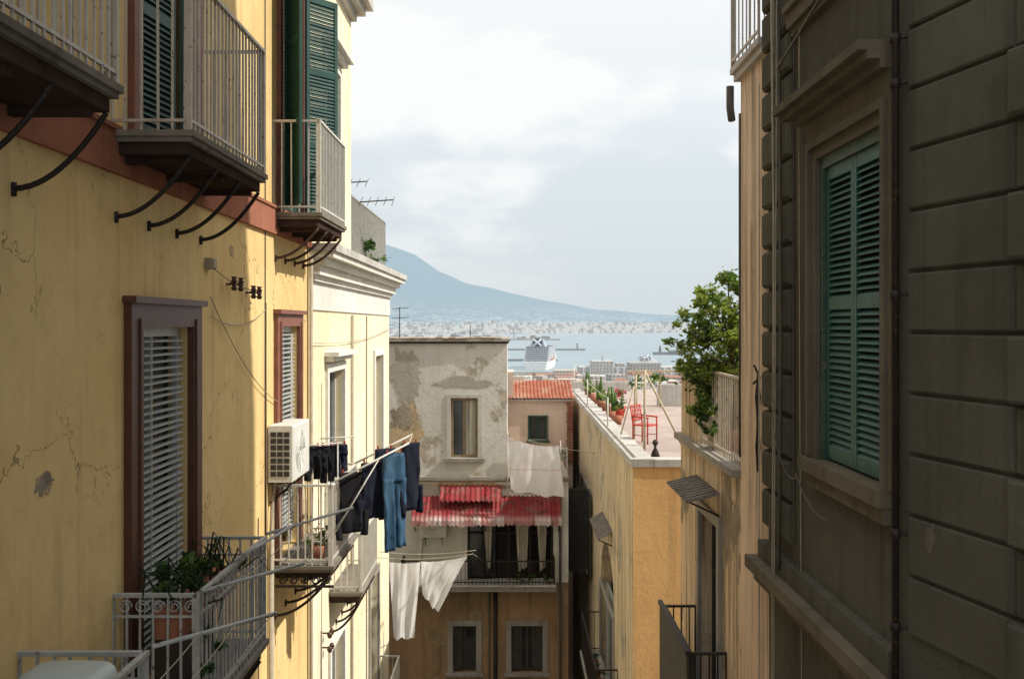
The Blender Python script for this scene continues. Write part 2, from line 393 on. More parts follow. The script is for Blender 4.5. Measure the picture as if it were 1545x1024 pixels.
def trousers(B,O,dr,H,w,k,ph=0):
    flattube(B,O,dr,H,lambda b:0,lambda b:w*(.5+.06*b*3),.035,k,0,.30,ny=8,ph=ph)
    flattube(B,O,dr,H,lambda b:-w*(.25+.03*b),lambda b:w*(.30-.05*b),.04,k,.26,1.0,ph=ph,n=16)
    flattube(B,O,dr,H,lambda b:w*(.26+.02*b),lambda b:w*(.29-.05*b),.04,k,.26,.975,ph=ph+2,n=16)
def shirt(B,O,dr,H,w,k,ph=0):
    flattube(B,O,dr,H,lambda b:0,lambda b:w*(.5-.03*math.sin(b*3)),.035,k,0,.93,ph=ph)
    flattube(B,O,dr,H,lambda b:-w*(.47+.22*(1-b)),lambda b:w*.14,.03,k,.62,1.02,ny=8,n=10,ph=ph)
    flattube(B,O,dr,H,lambda b:w*(.47+.22*(1-b)),lambda b:w*.14,.03,k,.6,.98,ny=8,n=10,ph=ph+1)
def sheet(B,P00,P10,P01,P11,k,nx=40,ny=26,amp=.05,fr=5,sag=.06,ph=0):
    P00,P10,P01,P11=map(Vector,(P00,P10,P01,P11)); vs=[];fs=[]
    nr=(P10-P00).cross(P01-P00).normalized()
    for i in range(ny+1):
        b=i/ny
        for j in range(nx+1):
            a=j/nx
            p=P00.lerp(P10,a).lerp(P01.lerp(P11,a),b)
            f=mn.noise(Vector((a*fr*1.6+ph+b*.8,b*1.2,ph)))*2.0*(.3+.7*b)+.8*mn.noise(Vector((a*fr*3.3+b*1.5,b*2.6,ph+7)))
            p=p+nr*amp*f
            p.z-=sag*4*a*(1-a)*(1-b*.3)+.09*mn.noise(Vector((a*4+ph,1,ph)))*b
            vs.append(p)
    for i in range(ny):
        for j in range(nx): fs.append((i*(nx+1)+j,i*(nx+1)+j+1,(i+1)*(nx+1)+j+1,(i+1)*(nx+1)+j))
    B.add(vs,fs,k,True)
def sagline(p,q,sag,n=14):
    p,q=Vector(p),Vector(q); return [p.lerp(q,i/n)-Vector((0,0,sag*4*(i/n)*(1-i/n))) for i in range(n+1)]
def blob(B,fr,cx,cz,rx,rz,d,k,seed,n=90):
    pts=[]
    for i in range(n):
        t=2*math.pi*i/n; c_,s_=math.cos(t),math.sin(t)
        q=1+.5*mn.noise(Vector((c_*1.2+seed*3.1,s_*1.2,seed)))+.35*mn.noise(Vector((c_*4+seed,s_*4,seed*2)))+.2*mn.noise(Vector((c_*11,s_*11,seed)))
        pts.append((cx+rx*c_*q,cz+rz*s_*q))
    c=fr.p(cx,d,cz)
    vs=[fr.p(x,d,z) for x,z in pts]+[fr.p(x,-.002,z) for x,z in pts]+[c]
    B.add(vs,[(i,(i+1)%n,2*n) for i in range(n)]+[(i,(i+1)%n,n+(i+1)%n,n+i) for i in range(n)],k)

L=Frame((-3.3,0),(0,1),(1,0))
Rr=Frame((2.62,0),(0,1),(-1,0))

# ============================================================ yellow house (left, near)
yh=empty('yellow_apartment_house')
B=MB()
H1=[(8.72,10.12,-3.3,-.02),(14.0,15.25,-3.3,-.02),(4.6,5.9,-3.3,-.02),(8.75,10.2,1.6,5.2),(14.15,15.5,1.6,5.2),(4.6,5.9,1.6,5.2)]
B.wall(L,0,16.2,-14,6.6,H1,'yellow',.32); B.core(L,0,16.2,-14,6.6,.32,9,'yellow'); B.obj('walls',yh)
B=MB()
B.box(L,0,16.19,.0,.05,1.25,1.6,'band')
B.box(L,0,16.19,.0,.07,1.6,1.64,'band')
B.obj('string_course',yh)
B=MB(); blob(B,L,7.02,-1.12,.13,.08,.006,'tan',3); blob(B,L,11.7,.87,.08,.06,.006,'tan',9); B.obj('plaster_patches',yh)
def french(B,fr,a0,a1,z0,z1,fk,w=.26,proud=.07,blinds=True):
    for (x0,x1,y0,y1) in ((a0-w,a0,z0,z1+w*.8),(a1,a1+w,z0,z1+w*.8),(a0,a1,z1,z1+w*.8)):
        B.box(fr,x0,x1,0,proud,y0,y1,fk)
    B.box(fr,a0-w-.03,a1+w+.03,0,proud+.05,z1+w*.8,z1+w*.8+.06,fk)
    B.box(fr,a0-w*.35,a0-w*.15,proud,proud+.02,z0,z1+w*.3,fk)
    B.box(fr,a1+w*.15,a1+w*.35,proud,proud+.02,z0,z1+w*.3,fk)
    d=-.14
    B.box(fr,a0,a0+.07,d,d+.07,z0,z1,'wframe');B.box(fr,a1-.07,a1,d,d+.07,z0,z1,'wframe');B.box(fr,a0+.07,a1-.07,d,d+.07,z1-.09,z1,'wframe')
    m=(a0+a1)/2; B.box(fr,m-.03,m+.03,d-.03,d+.03,z0,z1-.09,'wframe')
    B.add([fr.p(a0+.06,d-.04,z0),fr.p(a1-.06,d-.04,z0),fr.p(a1-.06,d-.04,z1),fr.p(a0+.06,d-.04,z1)],[(0,1,2,3)],'glass')
    if blinds:
        z=z1-.12
        while z>z0+.3:
            P=fr.p;e=a0+.08+U(-.004,.004);f=a1-.08; dd=d+.1;tl=U(-.012,.012)
            B.hexa([P(e,dd,z),P(f,dd,z+tl),P(f,dd+.035,z-.016+tl),P(e,dd+.035,z-.016),P(e,dd,z+.006),P(f,dd,z+.006+tl),P(f,dd+.035,z-.010+tl),P(e,dd+.035,z-.010)],'blind')
            z-=.066
        for x in (a0+.35,a1-.35): B.tube([fr.p(x,d+.15,z1-.1),fr.p(x,d+.15,z0+.3)],.004,'blind',4)
B=MB(); french(B,L,8.72,10.12,-3.3,-.02,'brown'); B.obj('blind_window',yh)
B=MB(); french(B,L,14.0,15.25,-3.3,-.02,'redframe',.22,.06); B.obj('blind_window_far',yh)
B=MB(); french(B,L,4.6,5.9,-3.3,-.02,'brown'); B.obj('blind_window_near',yh)
for nm,(a0,a1) in {'upper_door_near':(8.75,10.2),'upper_door_far':(14.15,15.5),'upper_door_edge':(4.6,5.9)}.items():
    B=MB(); 
    for (x0,x1,z0,z1) in ((a0-.2,a0,1.64,5.4),(a1,a1+.22,1.64,5.4),(a0,a1,5.2,5.4)): B.box(L,x0,x1,0,.06,z0,z1,'redframe')
    B.add([L.p(a0,-.2,1.6),L.p(a1,-.2,1.6),L.p(a1,-.2,5.2),L.p(a0,-.2,5.2)],[(0,1,2,3)],'glass')
    f=L.swing(a0+.01,-.02,math.radians(8)); shutter(B,f,0,.68,1.66,5.15,0,'green',(.33,.66))
    f=L.swing(a1-.01,-.02,math.radians(180-12)); f.n=-f.n; shutter(B,f,0,.68,1.66,5.15,0,'green',(.33,.66))
    B.obj(nm,yh)
B=MB()
f=L.swing(14.13,.07,math.radians(180-32)); f.n=-f.n; shutter(B,f,0,.62,1.66,5.15,0,'green',(.33,.66),q=1)
f=L.swing(15.55,.07,math.radians(40)); shutter(B,f,0,.62,1.66,5.15,0,'green',(.33,.66),q=1); B.obj('folded_shutters',yh)
def balcony(nm,par,fr,a0,a1,d,z,h,k,th=.1,nb=4,drop=.55,bk='iron',knee=False,sk='slab',sides=(1,1),sp=.115):
    B=MB(); slab(B,fr,a0,a1,d,z,th,sk); 
    railing(B,fr,a0+.04,a1-.04,d-.04,z,h,k,sides=sides,knee=knee,sp=sp)
    for i in range(nb): bracket(B,fr,a0+.12+(a1-a0-.24)*i/max(1,nb-1),d-.08,z-.1-th,drop,bk)
    B.obj(nm,par)
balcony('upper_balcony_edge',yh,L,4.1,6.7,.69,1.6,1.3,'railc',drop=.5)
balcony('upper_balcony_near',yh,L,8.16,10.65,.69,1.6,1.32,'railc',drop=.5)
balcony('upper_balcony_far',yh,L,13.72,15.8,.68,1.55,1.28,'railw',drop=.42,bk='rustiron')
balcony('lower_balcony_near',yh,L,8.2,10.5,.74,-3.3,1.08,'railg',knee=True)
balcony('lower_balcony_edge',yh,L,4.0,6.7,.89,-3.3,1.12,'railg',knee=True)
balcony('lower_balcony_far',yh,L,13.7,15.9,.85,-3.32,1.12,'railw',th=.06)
B=MB()
def scroll(B,fr,a,dd,z,r,k,w=.007):
    pts=[]
    for i in range(26):
        t=i/25*math.pi*3.2; q=r*(1-.72*i/25); pts.append(fr.p(a,dd+q*math.cos(t),z+q*math.sin(t)))
    B.tube(pts,w,k,5)
for i in range(5): scroll(B,L,8.235,.1+.135*i,-2.33,.058,'railg')
for i in range(5): scroll(B,L,13.74,.14+.15*i,-3.52,.065,'iron',.012)
for i in range(14):
    pts=[]
    for j in range(20):
        t=j/19*math.pi*3; q=.055*(1-.7*j/19); pts.append(L.p(8.35+.155*i+q*math.cos(t),.7,-2.31+q*math.sin(t)))
    B.tube(pts,.006,'railg',5)
B.box(L,13.72,13.76,.02,.84,-3.62,-3.59,'iron')
B.obj('ironwork_scrolls',yh)
B=MB()
B.box(L,0,20.4,0.0,.12,6.2,6.35,'coping');B.box(L,0,20.55,-.1,.28,6.352,6.5,'coping');B.box(L,0,20.7,-.1,.42,6.502,6.7,'coping')
B.obj('roof_cornice',yh)
B=MB()
B.tube([L.p(13.45,.05,-14),L.p(13.45,.05,-2.9)],.035,'cablel');
B.tube([L.p(16.1,.05,-14),L.p(16.12,.05,1.1)],.03,'cablel')
for (a,z0,z1) in ((13.25,-2.8,6),(13.3,-3.0,.3),(16.3,-14,1.2),(12.9,-14,-2.5),(16.02,-8,6)): B.tube([L.p(a,.015,z0),L.p(a+U(-.03,.03),.015,(z0+z1)/2),L.p(a,.015,z1)],.008,'cable')
B.tube(sagline(L.p(10.8,.03,.1),L.p(13.2,.03,.2),.15),.006,'cablel');B.tube(sagline(L.p(10.8,.03,.3),L.p(14.0,.05,-1.1),.2),.006,'cablel')
B.tube(sagline(L.p(10.7,.08,.62),L.p(12.3,.14,.42),.05),.005,'cable')
for (a,z) in ((11.5,.47),(12.35,.40)):
    B.tube([L.p(a,0,z),L.p(a,.16,z)],.012,'rustiron'); B.tube([L.p(a-.25,.12,z),L.p(a+.25,.12,z)],.012,'rustiron')
    for da in(-.14,.14):
        for dz in(-.03,.05):
            B.tube([L.p(a+da,.13,z+dz-.05),L.p(a+da,.13,z+dz-.02),L.p(a+da,.13,z+dz),L.p(a+da,.13,z+dz+.03)],[.02,.04,.022,.035],'porc',8)
B.bev(L,10.68,10.82,0,.10,.60,.72,'cablel',.02)
B.obj('wall_insulators_and_cables',yh)
# ============================================================ cream house (left, far)
ch=empty('cream_apartment_house')
B=MB()
B.wall(L,16.2,26.7,-14,1.3,[(17.75,19.4,-3.9,-.85),(23.8,25.2,-3.9,-.75),(18.0,19.4,-9.2,-5.9),(23.0,24.4,-9.2,-6.0)],'cream',.32)
B.core(L,16.2,26.7,-14,1.3,.32,9,'cream')
B.wall(L,16.2,20.4,1.301,6.6,[(17.5,18.9,1.6,4.7)],'cream',.32); B.core(L,16.2,20.4,1.301,6.6,.32,9,'cream')
B.obj('walls',ch)
B=MB()
B.box(L,16.25,26.69,0,.03,.25,.72,'white_pl')
B.box(L,16.22,26.75,-.05,.09,.722,.82,'white_pl');B.box(L,16.2,26.82,-.1,.17,.822,.98,'white_pl');B.box(L,16.18,26.9,-.1,.27,.982,1.1,'white_pl');B.box(L,16.16,27.0,-.15,.4,1.102,1.2,'white_pl');B.box(L,16.15,27.05,-.2,.45,1.202,1.33,'coping')
B.obj('terrace_cornice',ch)
def win(B,fr,a0,a1,z0,z1,fk,w=.15,hood=True,sill=True,panes='glass',ik='wframe',d=-.2):
    for (x0,x1,y0,y1) in ((a0-w,a0,z0,z1+w),(a1,a1+w,z0,z1+w),(a0,a1,z1,z1+w)): B.box(fr,x0,x1,0,.05,y0,y1,fk)
    if sill: B.box(fr,a0-w-.05,a1+w+.05,0,.12,z0-.1,z0-.002,fk)
    if hood:
        B.box(fr,a0-w-.05,a1+w+.05,0,.16,z1+w+.05,z1+w+.14,fk); B.box(fr,a0-w-.12,a1+w+.12,0,.26,z1+w+.142,z1+w+.22,fk)
    B.box(fr,a0,a0+.06,d,d+.06,z0,z1,ik);B.box(fr,a1-.06,a1,d,d+.06,z0,z1,ik);B.box(fr,a0+.06,a1-.06,d,d+.06,z1-.07,z1,ik);B.box(fr,a0+.06,a1-.06,d,d+.06,z0,z0+.07,ik)
    m=(a0+a1)/2;B.box(fr,m-.04,m+.04,d-.01,d+.05,z0+.07,z1-.07,ik)
    B.add([fr.p(a0+.05,d,z0),fr.p(a1-.05,d,z0),fr.p(a1-.05,d,z1),fr.p(a0+.05,d,z1)],[(0,1,2,3)],panes)
B=MB()
win(B,L,17.75,19.4,-3.9,-.85,'white_pl'); win(B,L,23.8,25.2,-3.9,-.75,'white_pl',hood=False);win(B,L,18.0,19.4,-9.2,-5.9,'white_pl',hood=False);win(B,L,23.0,24.4,-9.2,-6.0,'stone',hood=False)
win(B,L,17.5,18.9,1.6,4.7,'white_pl',sill=False); shutter(B,L,17.56,18.18,1.7,4.62,-.12,'green',(.5,)); shutter(B,L,18.22,18.84,1.7,4.62,-.12,'green',(.5,))
B.obj('windows',ch)
balcony('lower_balcony',ch,L,17.9,20.0,.62,-4.8,1.05,'railw')
balcony('deep_balcony',ch,L,22.2,24.6,.55,-9.2,1.05,'railw')
B=MB(); railing(B,L,20.45,26.0,-.02,1.33,1.35,'railg',sides=(0,1),d0=-3); B.obj('terrace_railing',ch)
B=MB(); B.tube([L.p(21.6,-.4,1.3),L.p(21.6,-.4,3.15)],.02,'railg')
for z,a,b in((3.08,-.75,.15),(2.68,-.15,.72)):
    B.tube([L.p(21.6,a,z-.03),L.p(21.6,b,z+.03)],.014,'iron')
    for i in range(6):
        x=a+(b-a)*i/5; B.tube([L.p(21.35,x,z-.12),L.p(21.85,x,z+.12)],.007,'iron')
B.tube([L.p(21.6,-.4,2.68),L.p(21.6,-.15,2.68)],.014,'iron')
B.obj('rooftop_antenna')
B=MB(); leaves(B,L.p(22.2,.0,1.75),(.22,.5,.4),300,.13,['leafd','leaf'],9,5); leaves(B,L.p(23.4,.0,1.55),(.3,.7,.2),200,.1,['leafd','leaf'],8,6)
B.box(L,21.8,23.9,-.35,-.1,1.335,1.5,'terracotta'); B.obj('terrace_planter')
B=MB()
for (x,z) in ((17.3,-5.35),(17.3,-5.6)):
    B.tube([L.p(x,0,z),L.p(x,.18,z)],.015,'rustiron')
    for dx in(-.1,.1): B.tube([L.p(x+dx,.15,z-.05),L.p(x+dx,.15,z),L.p(x+dx,.15,z+.05)],[.03,.05,.025],'porc',8)
B.tube([L.p(16.9,.03,-14),L.p(16.95,.05,-5.2)],.01,'cable');B.tube([L.p(17.1,.03,-14),L.p(17.0,.05,-1)],.01,'cablel')
B.tube([L.p(20.3,.03,-14),L.p(20.3,.05,.2)],.03,'cablel')
B.tube(sagline(L.p(16.4,.05,-.3),L.p(26.4,.05,-.1),.12),.007,'cablel'); B.tube([L.p(22.4,.03,-9),L.p(22.4,.03,.2)],.012,'cable')
B.obj('wall_insulators',ch)

# ============================================================ AC unit
def acunit(nm,fr,a0,a1,d0,d1,z0,z1):
    B=MB(); B.bev(fr,a0,a1,d0,d1,z0,z1,'plastic',.02)
    n=7
    for i in range(n):
        for j in range(3):
            y0=d0+.03+(d1-d0-.07)*j/3; zz=z0+.08+(z1-z0-.14)*i/n
            B.box(fr,a0-.008,a0-.002,y0,y0+(d1-d0-.07)/3-.016,zz,zz+(z1-z0-.14)/n-.022,'acgrille')
    c=(a0+a1)*.5-.1; zc=(z0+z1)/2; r=(z1-z0)*.38
    for q in(.25,.4,.55,.7,.85,1.0): B.tube([fr.p(c+r*q*math.cos(t*math.pi/12),d1+.003,zc+r*q*math.sin(t*math.pi/12)) for t in range(25)],.004,'plastic',4)
    for t in range(8): B.tube([fr.p(c,d1+.004,zc),fr.p(c+r*math.cos(t*math.pi/4),d1+.004,zc+r*math.sin(t*math.pi/4))],.004,'plastic',4)
    for a in(a0+.15,a1-.15): B.box(fr,a-.02,a+.02,0,d1,z0-.04,z0-.002,'iron'); B.tube([fr.p(a,.01,z0-.3),fr.p(a,d1-.05,z0-.03)],.012,'iron')
    B.tube([fr.p(a0+.1,.1,z0),fr.p(a0+.05,.05,z0-.4),fr.p(a0,.03,z0-1.2)],.018,'cablel')
    return B.obj(nm)
acunit('air_conditioner',L,13.4,14.45,.02,.36,-2.12,-1.36)

# ============================================================ laundry + racks
B=MB()
A0=Vector((-2.50,13.9,-2.2));A1=Vector((-1.5,14.5,-1.72)); C0=Vector((-2.50,15.8,-2.2)); C1=Vector((-1.62,16.2,-1.78))
for p,q in((A0,A1),(C0,C1)): B.tube([p,q],.016,'railw'); B.tube([p+Vector((0,0,-.75)),p.lerp(q,.6)],.01,'railw')
for t in(.25,.5,.75,.97): B.tube(sagline(A0.lerp(A1,t),C0.lerp(C1,t),.03),.004,'cablel')
B.tube([A1,C1],.01,'palewood')
B.obj('drying_rack')
def hang(nm,fn,pt,dr,H,w,k,ph):
    B=MB(); fn(B,pt,dr,H,w,k,ph)
    for s in(-.35,.3):
        q=Vector(pt)+Vector(dr).normalized()*w*s; B.box(Frame(q,(1,0),(0,1)),-.012,.012,-.015,.015,-.06,.05,'peg')
    return B.obj(nm)
hang('hanging_shirt',shirt,(-2.28,14.2,-2.10),(.85,.5,0),.92,.40,'black',0)
hang('hanging_shirt',shirt,(-2.02,14.35,-1.98),(.8,.6,0),.86,.36,'navy',1)
hang('hanging_jeans',trousers,(-1.70,14.45,-1.86),(.8,.6,0),1.40,.36,'denim',2)
hang('hanging_trousers',trousers,(-1.90,14.9,-1.85),(.8,.6,0),1.02,.34,'navy',3)
hang('hanging_shirt',shirt,(-1.49,14.62,-1.73),(.75,.65,0),1.05,.32,'navy',4)
B=MB()
z=-1.78
B.tube([(-3.05,14.6,z),(-2.55,14.9,z+.02)],.01,'railw');B.tube([(-3.0,15.6,z),(-2.5,15.9,z)],.01,'railw')
for t in(0,.5,1): B.tube(sagline(Vector((-3.05,14.6,z)).lerp(Vector((-2.55,14.9,z+.02)),t),Vector((-3.0,15.6,z)).lerp(Vector((-2.5,15.9,z)),t),.02),.004,'cablel')
B.tube([(-2.6,14.85,z),(-2.6,14.85,-3.3)],.01,'railw'); B.tube([(-3.05,14.6,z),(-3.1,14.6,-3.3)],.01,'railw')
B.obj('drying_rack')
for i,(x,y,w,h,k) in enumerate(((-2.95,14.75,.24,.5,'black'),(-2.75,14.85,.2,.55,'black'),(-2.58,15.0,.2,.48,'navy'))):
    hang('hanging_shorts',trousers,(x,y,-1.8),(1,.5,0),h,w,k,i)
B=MB()
for (p,q) in (((-2.43,6.72,-2.17),(-1.80,7.6,-2.2)),((-2.58,8.22,-2.2),(-1.92,9.2,-2.2)),((-2.58,10.5,-2.2),(-1.92,12.0,-2.2)),((-2.6,9.3,-2.2),(-2.3,10.4,-2.1))):
    B.tube([p,q],.017,'railg')
for t in(.35,.65,.95):
    B.tube(sagline(Vector((-2.58,8.22,-2.2)).lerp(Vector((-1.92,9.2,-2.2)),t),Vector((-2.58,10.5,-2.2)).lerp(Vector((-1.92,12.0,-2.2)),t),.05),.004,'cablel')
    B.tube(sagline(Vector((-2.43,6.72,-2.17)).lerp(Vector((-1.8,7.6,-2.2)),t),Vector((-2.45,5.0,-2.17)).lerp(Vector((-1.8,5.2,-2.2)),t),.05),.004,'cablel')
B.obj('drying_rack')
B=MB()
cx,cy=-2.62,5.85; lv=[(-3.25,.95),(-3.0,1.0),(-2.25,1.0),(-2.12,1.06),(-2.08,1.06),(-2.02,1.0),(-1.99,.9),(-1.975,.7)]
vs=[];n=32
for z,s_ in lv:
    for j in range(n):
        a=2*math.pi*j/n; c_,q=math.cos(a),math.sin(a)
        vs.append((cx+.25*s_*math.copysign(abs(c_)**.45,c_),cy+.2*s_*math.copysign(abs(q)**.45,q),z-.04))
B.add(vs,[(i*n+j,i*n+(j+1)%n,(i+1)*n+(j+1)%n,(i+1)*n+j) for i in range(len(lv)-1) for j in range(n)]+[tuple((len(lv)-1)*n+j for j in range(n))],'wchair',True)
B.obj('plastic_storage_bin')
B=MB(); B.box(L,8.3,9.9,.30,.55,-2.62,-2.4,'terracotta'); B.box(L,8.3,9.9,.30,.33,-3.3,-2.621,'iron')
leaves(B,L.p(8.6,.4,-2.22),(.28,.35,.2),380,.11,['leafd','leafd','leaf'],10,11); leaves(B,L.p(9.4,.42,-2.3),(.22,.5,.14),220,.09,['leafd','leafd','leaf'],9,12)
for i in range(60):
    p=L.p(U(8.3,9.8),U(.2,.65),-2.4); q=p+Vector((U(-.15,.25),U(-.3,.1),U(.1,.4))); q2=q+Vector((U(-.1,.2),U(-.15,.1),-U(.0,.2)))
    B.tube([p,q,q2],[.008,.008,.002],'leafd',4)
leaves(B,L.p(8.5,.7,-2.9),(.12,.2,.3),120,.1,['leafd'],6,13)
B.obj('balcony_planter')
B=MB(); leaves(B,L.p(14.1,.55,-3.0),(.2,.2,.2),90,.09,['leaf','leafd'],6,14); B.tube([L.p(14.1,.55,-3.3),L.p(14.1,.55,-3.12)],[.08,.11],'terracotta',10); B.obj('potted_plant')

# ============================================================ dark grey palazzo (right near)
dp=empty('dark_grey_palazzo')
B=MB()
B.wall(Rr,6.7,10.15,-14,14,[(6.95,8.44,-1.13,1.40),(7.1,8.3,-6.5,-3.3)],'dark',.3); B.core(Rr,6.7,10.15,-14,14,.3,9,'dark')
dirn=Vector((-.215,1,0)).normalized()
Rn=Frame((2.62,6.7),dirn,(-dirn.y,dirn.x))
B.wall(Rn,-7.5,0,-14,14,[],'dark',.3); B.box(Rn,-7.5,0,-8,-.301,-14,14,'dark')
B.obj('walls',dp)
B=MB()
zz=[.75+.4*i for i in range(-7,20)]
for i in range(len(zz)-1):
    z0,z1=zz[i]+.012,zz[i+1]-.012
    if z0<-2.2: continue
    B.bev(Rn,-1.12,-.12,0,.035,z0,z1,'dark',.012)
    if i%2==0: B.bev(Rn,-7,-1.13,0,.10,z0,z1,'dark',.02)
    else: B.bev(Rn,-7,-1.28,0,.10,z0,z1,'dark',.02); B.bev(Rn,-1.278,-1.13,0,.035,z0,z1,'dark',.012)
    B.bev(Rr,9.2,10.19,0,.07,zz[i]+.02,zz[i+1]-.02,'dark',.03)
zc=2.65
B.box(Rr,6.72,9.18,0,.05,zc,zc+.06,'darktrim');B.box(Rr,6.72,9.18,0,.09,zc+.062,zc+.2,'darktrim'); B.box(Rr,6.72,9.18,0,.13,zc+.202,zc+.26,'darktrim')
blob(B,Rn,-.36,-1.36,.05,.09,.038,'darktrim',4)
B.obj('rusticated_courses',dp)
B=MB()
B.box(Rr,6.7,10.3,0,.12,-2.62,-2.5,'darktrim');B.box(Rr,6.7,10.36,0,.2,-2.498,-2.38,'darktrim'); B.box(Rr,6.7,10.25,0,.09,-2.378,-2.2,'dark')
B.box(Rn,-7.4,-.001,0,.12,-2.62,-2.5,'darktrim');B.box(Rn,-7.4,-.001,0,.2,-2.498,-2.38,'darktrim')
a0,a1,z0,z1=6.95,8.44,-1.13,1.40
def ring(B,fr,a0,a1,z0,z1,w0,w1,d,k):
    B.box(fr,a0-w1,a0-w0,0,d,z0,z1+w1,k);B.box(fr,a1+w0,a1+w1,0,d,z0,z1+w1,k);B.box(fr,a0-w0,a1+w0,0,d,z1+w0,z1+w1,k)
ring(B,Rr,a0,a1,z0,z1,0,.09,.05,'darktrim');ring(B,Rr,a0,a1,z0,z1,.092,.16,.09,'darktrim');ring(B,Rr,a0,a1,z0,z1,.162,.22,.06,'darktrim')
B.box(Rr,a0-.16,a1+.24,0,.13,z0-.12,z0-.003,'darktrim');B.box(Rr,a0-.14,a1+.2,0,.08,z0-.24,z0-.122,'darktrim')
B.box(Rr,a0-.2,a1+.26,0,.06,z1+.222,z1+.34,'darktrim')
B.box(Rr,a0-.22,a1+.34,0,.13,z1+.342,z1+.40,'darktrim');B.box(Rr,a0-.22,a1+.44,0,.22,z1+.402,z1+.46,'darktrim');B.box(Rr,a0-.22,a1+.5,0,.28,z1+.462,z1+.53,'darktrim')
B.obj('mouldings',dp)
B=MB()
for (x0,x1,y0,y1) in ((a0,a0+.08,z0,z1),(a1-.08,a1,z0,z1),(a0+.08,a1-.08,z1-.09,z1)): B.box(Rr,x0,x1,-.12,.01,y0,y1,'tealframe')
m=(a0+a1)/2
shutter(B,Rr,a0+.085,m-.003,z0+.02,z1-.095,-.06,'teal',(.53,),.052,q=.62); shutter(B,Rr,m+.003,a1-.085,z0+.02,z1-.095,-.06,'teal',(.53,),.052,q=.62)
B.obj('louvred_shutters',dp)
B=MB(); win(B,Rr,7.1,8.3,-6.5,-3.3,'darktrim',hood=False); B.obj('lower_window',dp)
B=MB()
B.tube([Rn.p(-.07,.09,-2.35),Rn.p(-.07,.09,14)],.026,'iron',8)
for z in(-2.0,-1.38,.2,1.6,1.9): B.tube([Rn.p(-.07,.09,z-.03),Rn.p(-.07,.09,z+.03)],.036,'iron',8); B.tube([Rn.p(-.14,.0,z),Rn.p(-.07,.1,z)],.01,'iron')
for (a,d,k,r,bt) in((9.55,.12,'cablel',.009,-14),(9.42,.13,'cablel',.006,-14),(9.35,.11,'cable',.018,-2.3),(9.48,.14,'cablel',.012,-1.0),(9.05,.05,'cable',.007,-14),(8.9,.04,'cablel',.005,-14)):
    pts=[Rr.p(a+.05*math.sin(i*.9+a*5),d,bt+(13-bt)*i/14) for i in range(15)]; B.tube(pts,r,k,6)
B.tube(sagline(Rr.p(9.4,.15,-1.0),Rr.p(8.8,.1,-1.35),.15),.006,'cable');B.tube(sagline(Rr.p(8.7,.14,-1.3),Rr.p(7.9,.1,-1.55),.1),.008,'cable')
B.tube(sagline(Rr.p(9.3,.14,2.4),Rn.p(-.1,.1,3.1),.05),.012,'cable')
B.obj('drain_pipe_and_cables',dp)

# ============================================================ beige terrace house (right middle)
bh=empty('beige_terrace_house')
Rb=Rr
B=MB()
B.wall(Rb,10.151,11.4,-14,2.8,[],'pinkbeige',.3); B.core(Rb,10.151,11.4,-14,2.8,.3,9,'pinkbeige')
B.wall(Rb,11.401,15.45,-14,-1.75,[(12.55,13.75,-5.2,-2.55)],'beige',.3); B.core(Rb,11.401,15.45,-14,-1.75,.3,9,'beige')
B.obj('walls',bh)
B=MB()
B.box(Rb,10.2,11.5,-1,.06,2.8,2.88,'coping'); B.box(Rb,10.2,11.52,-1,.10,2.882,2.95,'coping')
railing(B,Rb,10.25,11.5,.08,2.95,1.3,'railc',sides=(0,1),d0=-2,sp=.17,r=.007)
B.box(Rb,11.41,15.5,-.28,.10,-1.75,-1.66,'stone'); B.box(Rb,11.41,15.45,-8,-.29,-1.745,-1.70,'terr')
B.obj('parapet_and_upper_balcony',bh)
B=MB(); railing(B,Rb,11.42,13.9,-.05,-1.66,1.05,'railc',sides=(0,0),sp=.13)
B.box(Rb,14.0,15.4,-.30,.0,-1.66,-.78,'beige'); B.box(Rb,13.96,15.44,-.34,.04,-.778,-.70,'stone')
B.box(Rb,13.95,14.35,-.9,.02,-1.659,-.66,'beige')
B.obj('terrace_railing',bh)
B=MB()
win(B,Rb,12.55,13.75,-5.2,-2.55,'stone',.14,hood=False,ik='oldshut')
P=Rb.p
B.hexa([P(12.4,.03,-2.12),P(13.95,.03,-2.12),P(13.95,.45,-2.22),P(12.4,.45,-2.22),P(12.4,.03,-2.10),P(13.95,.03,-2.10),P(13.95,.45,-2.20),P(12.4,.45,-2.20)],'tin')
for i in range(10): B.tube([P(12.45+i*.16,.03,-2.095),P(12.45+i*.16,.46,-2.195)],.012,'tin',5)
for a in(12.5,13.85): B.tube([P(a,.02,-2.4),P(a,.4,-2.22)],.012,'iron')
B.obj('window_with_tin_canopy',bh)
B=MB()
B.box(Rb,12.1,14.3,.002,.5,-5.28,-5.2,'stone'); B.box(Rb,12.1,14.3,.47,.5,-5.19,-4.0,'oldshut'); B.box(Rb,12.07,14.33,.46,.52,-3.999,-3.95,'iron')
railing(B,Rb,12.15,14.2,.44,-5.19,1.2,'iron',sides=(1,1))
B.obj('panelled_balcony',bh)
B=MB()
B.tube([P(11.32,.03,2.4),P(11.32,.03,-1.5)],.014,'cable',8)
B.tube([P(11.5,.1,2.75),P(11.5,.1,2.5),P(11.46,.09,2.35)],.045,'cable',8)
pts=[P(10.45,.04,-.5-.13*i) for i in range(9)]
B.tube(pts,[.01,.018,.034,.02,.014,.02,.03,.02,.01],'iron',7); B.tube([P(10.45,.08,-.42),P(10.45,.02,-.55),P(10.45,.09,-.62)],.012,'iron')
B.tube([P(10.35,.05,-14),P(10.35,.05,2.5)],.008,'cablel')
B.obj('pipes',bh)
